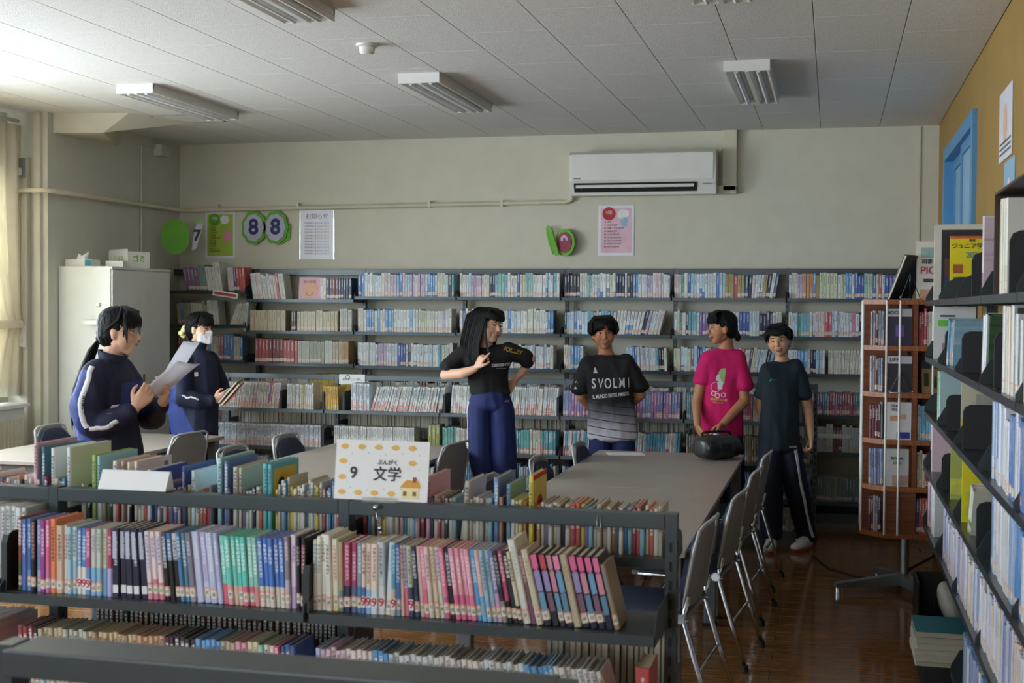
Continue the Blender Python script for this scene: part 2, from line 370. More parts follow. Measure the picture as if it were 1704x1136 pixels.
struct('wall_corridor', MB().box(XR+.1, 7.8, 0, XR+.16, 10.2, ZC), 'wall_paint')
struct('baseboard_back', MB().box(XP, YB-.012, 0, XR, YB, .08), 'steel_dark')
struct('baseboard_right', MB().box(XR-.012, YF, 0, XR, YB-.02, .08), 'steel_dark')
struct('trim_3', MB().box(.64, YB-.012, 2.0, .66, YB, ZC-.005), 'wall_paint')
# sloped boxed beam end at the ceiling over the cabinet
bb = MB().add([(-5.8, 8.82, 2.98), (-5.8, 8.82, ZC), (-5.22, 8.93, ZC), (-4.95, 9.5, ZC), (-5.8, 9.75, ZC), (-5.8, 9.75, 3.0), (-5.45, 8.95, 2.99)], [(0, 1, 2, 6), (1, 4, 3, 2), (0, 6, 5), (6, 3, 4, 5), (6, 2, 3), (0, 5, 4, 1)])
struct('trim_4', bb, 'wall_paint')
# ================================================================ ceiling fittings
def light_fixture(x, y, label):
    t = thing('ceiling_light', label, 'ceiling light', (x, y, ZC), 0, 'fluorescent ceiling lights')
    L, W = 1.27, .27
    b = MB().box(-W/2, 0, -.035, W/2, L, 0).box(-W/2, -.004, -.062, W/2, .014, 0).box(-W/2, L-.014, -.062, W/2, L+.004, 0)
    b.build('housing', 'white_metal', t)
    for sx in (-.065, .065):
        MB().prism([(sx-.066, -.062), (sx-.058, -.062), (sx-.03, -.037), (sx+.03, -.037), (sx+.058, -.062), (sx+.066, -.062), (sx+.066, -.034), (sx-.066, -.034)], .014, L-.014, 'y').build('reflector', 'white_plastic', t)
        MB().tube([(sx, .03, -.055), (sx, L-.03, -.055)], .014, 12).build('tube', 'print_white', t, smooth=True, sharp=40)
    MB().box(-.012, .01, -.066, .012, L-.01, -.03).build('spine', 'white_metal', t)
for x, y, lb in ((-4.5, 7.77, 'white twin-tube ceiling light over the left end, above the grey cabinet'), (-2.53, 7.77, 'white twin-tube ceiling light in the middle of the farther row'),
              (-.51, 7.77, 'white twin-tube ceiling light nearest the yellow wall, farther row'), (-2.53, 4.75, 'white twin-tube ceiling light nearer the camera, cut by the top edge, left one'),
              (-.51, 4.78, 'white twin-tube ceiling light just peeking in at the top edge, right one')): light_fixture(x, y, lb)
t = thing('smoke_detector', 'round white smoke detector on the ceiling between the lights', 'smoke detector', (-2.54, 6.87, ZC))
MB().lathe([(0, -.012), (.06, -.012), (.062, 0), (0, 0)]).build('base', 'white_plastic', t, smooth=True, sharp=30)
MB().lathe([(0, -.055), (.03, -.055), (.042, -.045), (.045, -.013), (0, -.013)]).build('head', 'white_plastic', t, smooth=True, sharp=35)
h = MB(); 
for a in ((-5.14, 9.09, -4.68, 9.1), (-5.14, 9.47, -4.68, 9.48), (-5.14, 9.1, -5.13, 9.47), (-4.69, 9.1, -4.68, 9.47)): h.box(a[0], a[1], ZC-.006, a[2], a[3], ZC)
h = h.build('ceiling_hatch', 'alu'); tag(h, 'square ceiling access hatch with thin metal frame near the left corner', 'hatch')
MB().box(-5.128, 9.102, ZC-.003, -4.692, 9.468, ZC).build('lid', 'ceiling_board', h)
# ================================================================ wall-mounted services
t = thing('air_conditioner', 'white wall-mounted air conditioner high on the back wall', 'air conditioner', (-1.53, YB, 2.6))
prof = [(0, .02), (0, .36), (-.19, .36), (-.235, .33), (-.245, .12), (-.2, .0), (-.08, -.0)]
b = MB().prism(prof, -.6, .6, 'x', m=0); b.build('body', 'white_plastic', t)
MB().box(-.585, -.252, .115, .585, -.236, .335, bev=.006).build('front_panel', 'white_plastic', t)
MB().prism([(-.249, .095), (-.2, .008), (-.19, .02), (-.232, .1)], -.56, .45, 'x').build('outlet', 'slot_black', t)
for k in range(4): MB().box(-.5+k*.26, -.256, .05, -.495+k*.26, -.2, .06).build('vane', 'steel_dark', t)
MB().prism([(-.262, .06), (-.256, .055), (-.25, .075), (-.256, .08)], -.54, .43, 'x').build('louver', 'white_plastic', t)
lg = MB().box(-.56, -.2535, .13, -.5, -.2525, .138); lg.build('maker_mark', 'ink_soft', t)
MB().box(.5, -.254, .075, .57, -.246, .082).build('display', 'ink_soft', t)
t = tag(MB().box(-.89, YB-.07, 2.63, -.775, YB, ZC, bev=.008).box(-.93, YB-.07, 2.61, -.775, YB, 2.68, bev=.008).build('pipe_cover', 'cream_pipe'), 'cream pipe cover running up beside the air conditioner', 'pipe cover')
zz = 2.53
pts = [(-6.03, 8.66, 1.2), (-6.03, 8.66, 2.47), (-5.98, 8.66, zz), (-5.78, 8.66, zz), (-5.745, 8.72, zz), (-5.76, 9.6, zz), (-5.76, 10.65, zz+.0), (-5.7, 10.745, zz), (-2.2, 10.76, 2.56), (-2.15, 10.76, 2.58), (-2.14, 10.74, 2.66)]
t = tag(MB().tube(pts, .019, 10).build('conduit_pipe', 'cream_pipe', smooth=True), 'cream conduit pipe running along the back and left walls above the posters', 'pipe')
for x in (-5.4, -4.62, -3.4, -2.75): MB().box(x-.01, YB-.065, zz, x+.012, YB-.001, 2.585, bev=.003).build('clamp', 'cream_pipe', t)
tag(MB().tube([(-5.785, 10.1, 2.0), (-5.785, 10.1, 3.04), (-5.785, 10.35, 3.05)], .008, 8).build('cable_duct', 'wall_grey'), 'thin grey cable duct on the left wall going up to a small box', 'cable duct')
tag(MB().box(-5.8, 10.33, 2.98, -5.72, 10.47, 3.08, bev=.008).build('junction_box', 'wall_grey'), 'small pale grey junction box under the ceiling in the left corner', 'junction box')
t = thing('wall_outlet', 'metal outlet plate with white plug high on the left pillar', 'outlet', (-5.985, 8.68, 2.7))
MB().box(-.045, -.006, -.075, .045, .0, .075, bev=.003).build('plate', 'alu', t); MB().box(-.02, -.04, -.055, .02, -.006, .0, bev=.006).build('plug', 'white_plastic', t)
t = thing('wall_switch', 'white light switch plate on the left pillar beside the curtain', 'switch', (-5.985, 8.68, 1.43))
MB().box(-.05, -.012, -.085, .05, 0, .085, bev=.004).build('plate', 'white_plastic', t)
for k in (-.03, .03): MB().box(-.02, -.017, k-.022, .02, -.012, k+.022, bev=.002).build('rocker', 'white_metal', t)
# curtain and low heater by the window
cu = MB(); N = 60; ya, yb = 7.3, 8.68
zs = [.98, 1.2, 1.42, 1.52, 1.62, 1.9, 2.4, 3.02]; wd = [.92, .8, .62, .5, .62, .86, 1, 1]
vs = []
for zi, z in enumerate(zs):
    for i in range(N+1):
        u = i/N; vs.append((-5.985+.035*sin(u*2*pi*11)*(.7+.3*wd[zi])+.01*sin(u*50+zi), yb-(yb-ya)*(1-u)*wd[zi] , z))
fs = [(zi*(N+1)+i, zi*(N+1)+i+1, (zi+1)*(N+1)+i+1, (zi+1)*(N+1)+i) for zi in range(len(zs)-1) for i in range(N)]
cu.add(vs, fs); cu = cu.build('curtain', 'curtain', smooth=True); tag(cu, 'cream curtain gathered by a tieback at the left window', 'curtain')
sm = cu.modifiers.new('s', 'SOLIDIFY'); sm.thickness = .003
MB().box(-6.03, 7.95, 1.49, -5.935, 8.64, 1.55, bev=.01).build('tieback', 'curtain', cu)
tag(MB().tube([(-5.985, 6.2, 3.05), (-5.985, 8.65, 3.05)], .014, 10).build('curtain_rail', 'white_metal', smooth=True), 'white curtain rail at the ceiling above the cream curtain', 'curtain rail')
t = thing('radiator', 'low cream heater unit under the window behind the front books', 'heater', (-6.03, 7.3, 0))
MB().box(0, 0, .06, .16, 1.25, .9, bev=.01).build('housing', 'cabinet_grey', t); MB().box(-.02, -.02, .9, .19, 1.28, .93, bev=.006).build('top_plate', 'white_metal', t)
for k in range(24): MB().box(.16, .05+k*.05, .3, .166, .075+k*.05, .82).build('fin', 'cream_pipe', t)
for yy in (.06, 1.15): MB().box(.02, yy, 0, .14, yy+.05, .06).build('foot', 'steel_dark', t)
# ================================================================ posters and paper decorations
def poster(name, label, x0, x1, z0, z1, cream, body, extra):
    t = thing(name, label, 'poster', ((x0+x1)/2, YB-.004, (z0+z1)/2)); w, h = x1-x0, z1-z0
    MB().box(-w/2, -.002, -h/2, w/2, .002, h/2).build('sheet', cream, t)
    if body: MB().box(-w/2+.022, -.0035, -h/2+.022, w/2-.022, -.002, h/2-.022).build('printed_area', body, t)
    extra(t, w, h)
def list_lines(t, w, h, n, z1, dz, ink='ink', size=.017, x0=-.1, words=None):
    for k in range(n): b = MB(); add_text(b, words[k % len(words)], size, FACE(x0, -.0055, z1-k*dz), extr=.0003, align='LEFT'); b.build('text_line', ink, t)
def p1(t, w, h):
    MB().lathe([(0, -.001), (.055, -.001), (.055, .001), (0, .001)]).build('badge', 'green', t, loc=(-.055, -.006, .14), rot=(pi/2, 0, 0))
    b = MB(); add_text(b, '7類', .036, FACE(-.055, -.0085, .147)); b.build('badge_text', 'print_white', t)
    MB().prism([(.02, .1), (.07, .1), (.09, .13), (.08, .17), (.03, .18), (.0, .15)], -.006, -.004, 'y').build('speech_bubble', 'paper', t)
    list_lines(t, w, h, 10, .07, .024, words=['70  芸術', '71  彫刻', '72  絵画 書', '73  版画', '74  写真 印刷', '75  工芸', '76  音楽', '77  演劇', '78  スポーツ', '79  諸芸 娯楽'])
    MB().prism([(.04, -.05), (.1, -.05), (.11, 0), (.085, .04), (.055, .04), (.035, 0)], -.006, -.004, 'y').build('flower_print', 'poster_pink', t)
poster('poster', 'green poster with a round badge and a printed list, above the left shelves', -5.541, -5.245, 2.098, 2.517, 'poster_white', 'poster_green', p1)
def p2(t, w, h):
    MB().lathe([(0, -.001), (.055, -.001), (.055, .001), (0, .001)]).build('badge', 'print_red', t, loc=(-.06, -.006, .14), rot=(pi/2, 0, 0))
    b = MB(); add_text(b, '9類', .036, FACE(-.06, -.0085, .147)); b.build('badge_text', 'print_white', t)
    MB().prism([(.02, .1), (.07, .1), (.11, .12), (.11, .16), (.05, .18), (.01, .15)], -.006, -.004, 'y').build('speech_bubble', 'paper', t)
    list_lines(t, w, h, 9, .07, .026, words=['90  文学', '91  日本の文学', '92  中国 アジアの文学', '93  英米の文学', '94  ドイツの文学', '95  フランスの文学', '96  スペインの文学', '97  イタリアの文学', '98  ロシアの文学'])
    MB().prism([(.05, .03), (.09, .03), (.1, .09), (.07, .11), (.04, .08)], -.006, -.004, 'y').build('blue_print', 'blue_pale', t)
poster('poster', 'pink poster with a red round badge and a printed list, right of the centre', -1.925, -1.622, 2.112, 2.53, 'poster_white', 'pale_pink', p2)
def p3(t, w, h):
    b = MB(); add_text(b, 'お知らせ', .055, FACE(0, -.004, .16), extr=.0003); b.build('heading', 'ink_soft', t)
    for k in range(11): b = MB(); add_text(b, '今月の本とよていについて', .02, FACE(.0, -.004, .1-k*.027), extr=.0003); b.build('text_line', 'ink_soft', t)
    b = MB(); 
    for x in (-1, 1): b.box(x*w/2-.003, -.004, -h/2, x*w/2+.003, -.002, h/2)
    b.build('film_edge', 'chrome', t)
poster('poster', 'white laminated notice with faint violet writing on the back wall', -4.616, -4.296, 2.086, 2.525, 'poster_white', None, p3)
def medallion(t, x, z, ch, sc=1.0, rz=0):
    g = MB(); N = 40
    prof = [(cos(2*pi*i/N)*(.118+.006*cos(9*2*pi*i/N)), sin(2*pi*i/N)*(.15+.006*cos(9*2*pi*i/N))) for i in range(N)]
    mt = M.Translation((x, -.03, z)) @ M.Rotation(rz, 4, 'Z') @ M.Scale(sc, 4)
    g.prism(prof, -.006, .006, 'y', mt=mt); rim = g.build('rim', 'green', t)
    MB().prism([(a*.8, b*.8) for a, b in prof], -.011, -.006, 'y', mt=mt).build('disc', 'lilac_grey', t)
    b = MB(); add_text(b, ch, .19, mt @ FACE(0, -.0125, 0), bold=.006); b.build('numeral', 'navy_print' if ch != '9' else 'maroon', t)
t = thing('paper_rosette', 'pair of green-rimmed paper rosettes each printed with an 8', 'wall decoration', (-4.95, YB-.002, 2.37))
medallion(t, -.1, 0, '8'); medallion(t, .112, 0, '8'); MB().prism([(.14, .05), (.25, .03), (.24, -.1), (.16, -.15)], -.02, -.012, 'y').build('leaf', 'green_leaf', t)
t = thing('paper_rosette', 'small green and maroon paper rosette with a 9, seen edge-on', 'wall decoration', (-2.25, YB-.002, 2.22))
N = 24
MB().prism([(cos(2*pi*i/N)*.1, sin(2*pi*i/N)*.115) for i in range(N)], -.004, .004, 'y', mt=M.Translation((.05, -.05, 0)) @ M.Rotation(rad(-22), 4, 'Z')).build('rim', 'green', t)
MB().prism([(cos(2*pi*i/N)*.075, sin(2*pi*i/N)*.088) for i in range(N)], -.01, -.004, 'y', mt=M.Translation((.05, -.05, 0)) @ M.Rotation(rad(-22), 4, 'Z')).build('disc', 'maroon', t)
b = MB(); add_text(b, '9', .15, M.Translation((.05, -.05, 0)) @ M.Rotation(rad(-22), 4, 'Z') @ FACE(0, -.0115, 0), bold=.004); b.build('numeral', 'lilac_grey', t)
MB().prism([(-.1, .15), (-.07, .13), (-.02, -.02), (.0, -.11), (-.03, -.11), (-.07, .0)], -.07, -.062, 'y').build('leaf', 'green_leaf', t)
MB().prism([(-.12, .12), (-.1, .14), (-.06, .02), (-.04, -.09), (-.06, -.1), (-.1, .02)], -.03, -.022, 'y').build('leaf', 'green', t)
t = thing('paper_fan', 'round green paper disc with a folded card in the left corner', 'wall decoration', (-5.59, 10.38, 2.27), rad(12))
MB().prism([(cos(2*pi*i/N)*.125, sin(2*pi*i/N)*.155) for i in range(N)], -.004, .004, 'y', mt=M.Translation((-.02, -.02, 0)) @ M.Rotation(rad(8), 4, 'Z')).build('disc', 'green', t)
MB().prism([(.125, -.12), (.17, -.1), (.225, .12), (.17, .13), (.14, .0)], -.012, -.004, 'y').build('card', 'lilac_grey', t)
MB().prism([(.15, .13), (.2, .15), (.215, .12), (.16, .11)], -.02, -.012, 'y').build('leaf', 'green_leaf', t)
b = MB(); add_text(b, '7', .13, FACE(.172, -.0135, .01), bold=.004); b.build('numeral', 'ink', t)
tag(MB().tube([(-5.62, YB-.02, 2.03), (-5.67, YB-.02, 2.3)], .001, 5).sphere((-5.95, YB-.45, 2.11), (.005, .11, .11), n=16).build('balloon', 'mask_white', smooth=True), 'pale translucent-looking round balloon beside the box on the cabinet', 'balloon')
for i, (y0, y1, z0, z1, mm, lb) in enumerate(((6.42, 6.9, 2.40, 2.74, 'poster_white', 'white notice pinned high on the yellow wall'), (6.3, 6.68, 2.02, 2.38, 'blue_pale', 'pale blue poster on the yellow wall under the white notice'))):
    t = thing('poster', lb, 'poster', (XR-.003, (y0+y1)/2, (z0+z1)/2)); hh, ww = (z1-z0)/2, (y1-y0)/2
    MB().box(-.002, -ww, -hh, .001, ww, hh).build('sheet', mm, t)
    MB().prism([(cos(q/9*2*pi)*.07, sin(q/9*2*pi)*.1) for q in range(9)], -.0035, -.002, 'x').build('printed_figure', ['skin_fair', 'pale_pink'][i], t)
    for q in range(3): MB().box(-.0035, -ww+.03, -hh+.03+q*.025, -.002, ww-.04, -hh+.04+q*.025).build('text_line', 'ink_soft', t)
# ================================================================ steel book cases
def upright(x, y, z, wd=.03, dp=.05, bayslots=True):
    b = MB().box(x-wd/2, y-dp/2, 0, x+wd/2, y+dp/2, z, m=0)
    for side in (-1, 1):
        n = int((z-.12)/.05)
        for k in range(n):
            b.box(x-.004, y+side*(dp/2), .08+k*.05, x+.004, y+side*(dp/2+.0008), .105+k*.05, m=1)
    n = int((z-.12)/.05)
    for k in range(n): b.box(x-wd/2-.0008, y-.004, .08+k*.05, x+wd/2+.0008, y+.004, .105+k*.05, m=1)
    return b
def shelf_board(x0, x1, y0, y1, z, lip=.026):
    """y0 = front edge; z = top surface"""
    b = MB(); a, c = min(y0, y1), max(y0, y1)
    b.box(x0, a, z-.006, x1, c, z); b.box(x0, y0, z-lip, x1, y0+(.006 if y0 < y1 else -.006), z-.006); b.box(x0, y1, z-lip, x1, y1+(-.006 if y0 < y1 else .006), z-.006)
    return b
def bracket(x, y0, y1, z, t=.003, h=.11):
    pts = [(y0, z-.026), (y0, z+.02), (y0+(y1-y0)*.12, z+h*.75), (y0+(y1-y0)*.3, z+h), (y1, z+h), (y1, z-.03)]
    return MB().prism(pts, x-t/2, x+t/2, 'x')
def case(name, label, xs, yc, top, front, back, mat_='steel_dark', depth=.26, rail=.042, ydeep=.05):
    """xs upright positions; front / back = list (per bay) of shelf heights"""
    t = thing(name, label, 'bookcase', ((xs[0]+xs[-1])/2, yc, 0)); X0 = t.location.x
    L = lambda mb: [setattr(mb, 'v', [(v[0]-X0, v[1]-yc, v[2]) for v in mb.v]), mb][1]
    for x in xs: L(upright(x, yc, top)).build('upright', [mat_, 'slot_black'], t)
    for i in range(len(xs)-1):
        a, b = xs[i]+.016, xs[i+1]-.016
        L(MB().box(a, yc-ydeep/2, top-rail, b, yc+ydeep/2, top-.002, bev=.003)).build('top_rail', mat_, t)
        for (lst, s) in ((front, -1), (back, 1)):
            if not lst: continue
            for z in lst[min(i, len(lst)-1)]:
                L(shelf_board(xs[i]+.004, xs[i+1]-.004, yc+s*(.03+depth), yc+s*.03, z)).build('shelf', mat_, t)
                for xx in (xs[i]+.006, xs[i+1]-.006): L(bracket(xx, yc+s*(.03+depth), yc+s*.027, z, h=.055 if z > .3 else .02)).build('bracket', mat_, t)
    for x in xs:
        L(MB().box(x-.02, yc-(.03+depth if front else .03), 0, x+.02, yc+(.03+depth if back else .03), .05, bev=.004)).build('foot', mat_, t)
    for i in range(len(xs)-1):
        if front: L(MB().box(xs[i]+.02, yc-.03-depth+.01, .0, xs[i+1]-.02, yc-.03-depth+.02, .07)).build('kick_plate', mat_, t)
    return t
FX = [-3.15, -2.235, -1.32, -.405]; FY = 3.42; FZ = .872
fcase = case('low_bookcase', 'dark grey double-sided low bookcase in the foreground carrying the comics', FX, FY, 1.13, [[FZ, .592, .12]]*3, [[1.0, .62, .2]]*3)
NX = [-1.30, -.375]; NY = 1.86
ncase = case('low_bookcase', 'nearest grey low bookcase, only its blurred top rail in view', NX, NY, 1.118, [[.62, .12]], [[.78, .4]], rail=.045, ydeep=.1)
BX = [-4.80, -3.845, -2.9, -1.965, -1.045, -.115]; BY = 9.75
bcase = case('low_bookcase', 'long grey low bookcase standing in front of the wall shelves', BX, BY, 1.125, [[.862, .567, .3, .08]]*5, [[.7, .4, .1]]*5, mat_='steel_mid')
WX = [-6.0+.18, -4.98, -3.975, -3.065, -2.17, -1.262, -.356, .54]; WY = 10.72
WZ = [[1.80, 1.50, 1.19, .84, .55, .16], [1.73, 1.455, 1.175, .84, .55, .16]]+[[1.757, 1.455, 1.165, .84, .55, .16]]*5
wcase = case('wall_bookcase', 'tall dark grey bookcase covering the whole back wall', WX, WY, 2.0, WZ, None, depth=.24, rail=.06)
t = wcase
for i, x in enumerate(WX[1:-1]):
    MB().box(x+.07-t.location.x, -.06, 1.87, x+.12-t.location.x, -.02, 1.92, bev=.004).build('tie_bolt', 'black_plastic', t)
for x0, x1 in ((-.1, .5),): MB().box(x0-t.location.x, -.288, .665, x1-.35-t.location.x, -.283, .70).build('shelf_label', 'white_plastic', t)
# right-hand case along the yellow wall (spines face -x)
CXF, CXB = .5, .77; CY = [7.55, 6.63, 5.71, 4.79, 3.87, 2.95]; CZ = [1.722, 1.415, 1.112, .81, .5, .16]
ccase = thing('side_bookcase', 'dark grey bookcase along the yellow wall at the right edge', 'bookcase', (CXB, 5.2, 0))
def LC(mb): mb.v = [(v[0]-CXB, v[1]-5.2, v[2]) for v in mb.v]; return mb
for y in CY:
    u = upright(0, 0, 2.0); u.v = [(v[1]+.745, v[0]+y, v[2]) for v in u.v]; LC(u).build('upright', ['steel_dark', 'slot_black'], ccase)
for i in range(len(CY)-1):
    y1, y0 = CY[i]-.003, CY[i+1]+.003
    for z in (CZ if i not in (0, 1) else CZ[:5]):
        b = MB().box(CXF, y0, z-.006, CXB-.03, y1, z).box(CXF, y0, z-.028, CXF+.006, y1, z-.006).box(CXB-.036, y0, z-.028, CXB-.03, y1, z-.006)
        LC(b).build('shelf', 'steel_dark', ccase)
        for yy in (y0+.002, y1-.002):
            LC(MB().prism([(CXF, z-.026), (CXF, z+.02), (CXF+.035, z+.085), (CXF+.09, z+.11), (CXB-.03, z+.11), (CXB-.03, z-.03)], yy-.0015, yy+.0015, 'y')).build('bracket', 'steel_dark', ccase)
    LC(MB().box(.73, y0, 1.945, .76, y1, 1.995)).build('top_rail', 'steel_dark', ccase)
    if i not in (0, 1): LC(MB().box(CXF+.02, y0, 0, CXF+.03, y1, .13)).build('kick_plate', 'steel_dark', ccase)
# ================================================================ books
LUM = lambda c: .2126*c[0]+.7152*c[1]+.0722*c[2]
class BookBag:
    """collects books with per-face attributes"""
    def __init__(s): s.v = []; s.f = []; s.c1 = []; s.c2 = []; s.c3 = []; s.p = []; s.d = []; s.uv = []; s.mi = []
    def add(s, mt, t, h, d, c1, c2=None, c3=None, split=0.0, stick=1, cover=True, pages=True, k=.0012, ch=None):
        c1 = C(c1); c2 = C(c2) if c2 else tuple(min(1, q*1.25+.04) if LUM(c1) < .25 else q*.75 for q in c1)
        c3 = C(c3) if c3 else ((.86, .86, .84) if LUM(c1) < .28 else (.03, .03, .045)); r = random.random()
        ch = min(.0035, t*.25) if ch is None else ch
        P = [(0, d), (0, ch), (ch, 0), (t-ch, 0), (t, ch), (t, d), (t-k, d), (t-k, ch+k), (k, ch+k), (k, d)]
        if cover:
            b = len(s.v); n = 10; s.v += [tuple(mt @ V((x, y, z))) for z in (0, h) for x, y in P]; F = []
            for i in range(n): F.append(((i, i+1) if i+1 < n else (i, 0)))
            for i, j in F:
                s.f.append((b+i, b+j, b+n+j, b+n+i)); sp = i in (1, 2, 3)
                for (q, vv) in ((i, 0), (j, 0), (j, 1), (i, 1)): s.uv += [P[q][0]/t, vv]
                s.c1.append(c1); s.c2.append(c2); s.c3.append(c3); s.p.append((r, split if sp else -1.0, stick)); s.d.append((t, h, 1.0 if sp else 0.0)); s.mi.append(0)
            for z in (0, 1):
                for fc in ((0, 1, 8, 9), (1, 2, 3, 4, 7, 8), (4, 5, 6, 7)):
                    fc = fc if z else fc[::-1]; s.f.append(tuple(b+q+z*n for q in fc)); s.uv += [.5, .5]*len(fc)
                    s.c1.append(c1); s.c2.append(c2); s.c3.append(c3); s.p.append((r, -1.0, 0.0)); s.d.append((t, h, 0.0)); s.mi.append(0)
        if pages:
            b = len(s.v); x0, x1, y0, y1, z0, z1 = k, t-k, ch+k, d-.003, .003, h-.003
            s.v += [tuple(mt @ V(q)) for q in ((x0,y0,z0),(x1,y0,z0),(x1,y1,z0),(x0,y1,z0),(x0,y0,z1),(x1,y0,z1),(x1,y1,z1),(x0,y1,z1))]
            for fc in ((0,3,2,1), (4,5,6,7), (2,3,7,6)):
                s.f.append(tuple(b+q for q in fc)); s.uv += [0, 0]*4; s.c1.append(c1); s.c2.append(c2); s.c3.append(c3); s.p.append((r, 0, 0)); s.d.append((t, h, 0)); s.mi.append(1)
    def mesh(s, name):
        me = bpy.data.meshes.new(name); me.from_pydata(s.v, [], s.f)
        if 0 in s.mi: me.materials.append(MT['book'])
        if 1 in s.mi: me.materials.append(MT['page'])
        if 0 in s.mi and 1 in s.mi: me.polygons.foreach_set('material_index', s.mi)
        if 0 in s.mi:
            u = me.uv_layers.new(name='UVMap'); u.data.foreach_set('uv', s.uv)
            for nm, a in (('c1', s.c1), ('c2', s.c2), ('c3', s.c3)):
                at = me.attributes.new(nm, 'FLOAT_COLOR', 'CORNER'); fl_ = []
                for q, f in zip(a, s.f): fl_ += [q[0], q[1], q[2], 1.0]*len(f)
                at.data.foreach_set('color', fl_)
            for nm, a in (('prm', s.p), ('dim', s.d)):
                at = me.attributes.new(nm, 'FLOAT_VECTOR', 'CORNER'); fl_ = []
                for q, f in zip(a, s.f): fl_ += [q[0], q[1], q[2]]*len(f)
                at.data.foreach_set('vector', fl_)
        me.update(); return me
BULK = BookBag()
def frame(ox, oy, z, facing):
    U, I = {'-y': ((1, 0, 0), (0, 1, 0)), '+y': ((-1, 0, 0), (0, -1, 0)), '-x': ((0, -1, 0), (1, 0, 0))}[facing]
    m = M(((U[0], I[0], 0, ox), (U[1], I[1], 0, oy), (0, 0, 1, z), (0, 0, 0, 1))); return m
def lean_mat(fr, x, t, a, y=0.0):
    """a>0: top tips toward -u (left), pivot lower left; a<0: toward +u, pivot lower right"""
    if a >= 0: return fr @ M.Translation((x, y, .0005)) @ M.Rotation(-a, 4, 'Y')
    return fr @ M.Translation((x+t/cos(a), y, .0005)) @ M.Rotation(-a, 4, 'Y') @ M.Translation((-t, 0, 0))
ORD = ['first', 'second', 'third', 'fourth', 'fifth', 'sixth', 'seventh', 'eighth', 'ninth', 'tenth', 'eleventh', 'twelfth', 'thirteenth', 'fourteenth', 'fifteenth', 'sixteenth', 'seventeenth', 'eighteenth', 'nineteenth', 'twentieth']
def ordw(n):
    if n <= 20: return ORD[n-1]
    tens = {2: 'twenty', 3: 'thirty', 4: 'forty', 5: 'fifty', 6: 'sixty', 7: 'seventy'}[n//10]
    tth = {2: 'twentieth', 3: 'thirtieth', 4: 'fortieth', 5: 'fiftieth', 6: 'sixtieth', 7: 'seventieth'}[n//10]
    return tth if n % 10 == 0 else tens+'-'+ORD[n % 10-1]
def single_book(mt, t, h, d, label, group, name='book', cat='book', **kw):
    a = BookBag(); st = random.getstate(); a.add(M.Identity(4), t, h, d, pages=False, **kw); o = link(name, a.mesh(name)); o.matrix_world = mt
    b = BookBag(); kw2 = dict(kw); b.add(M.Identity(4), t, h, d, cover=False, **kw2); link('pages', b.mesh('pages'), o)
    tag(o, label, cat, group); return o
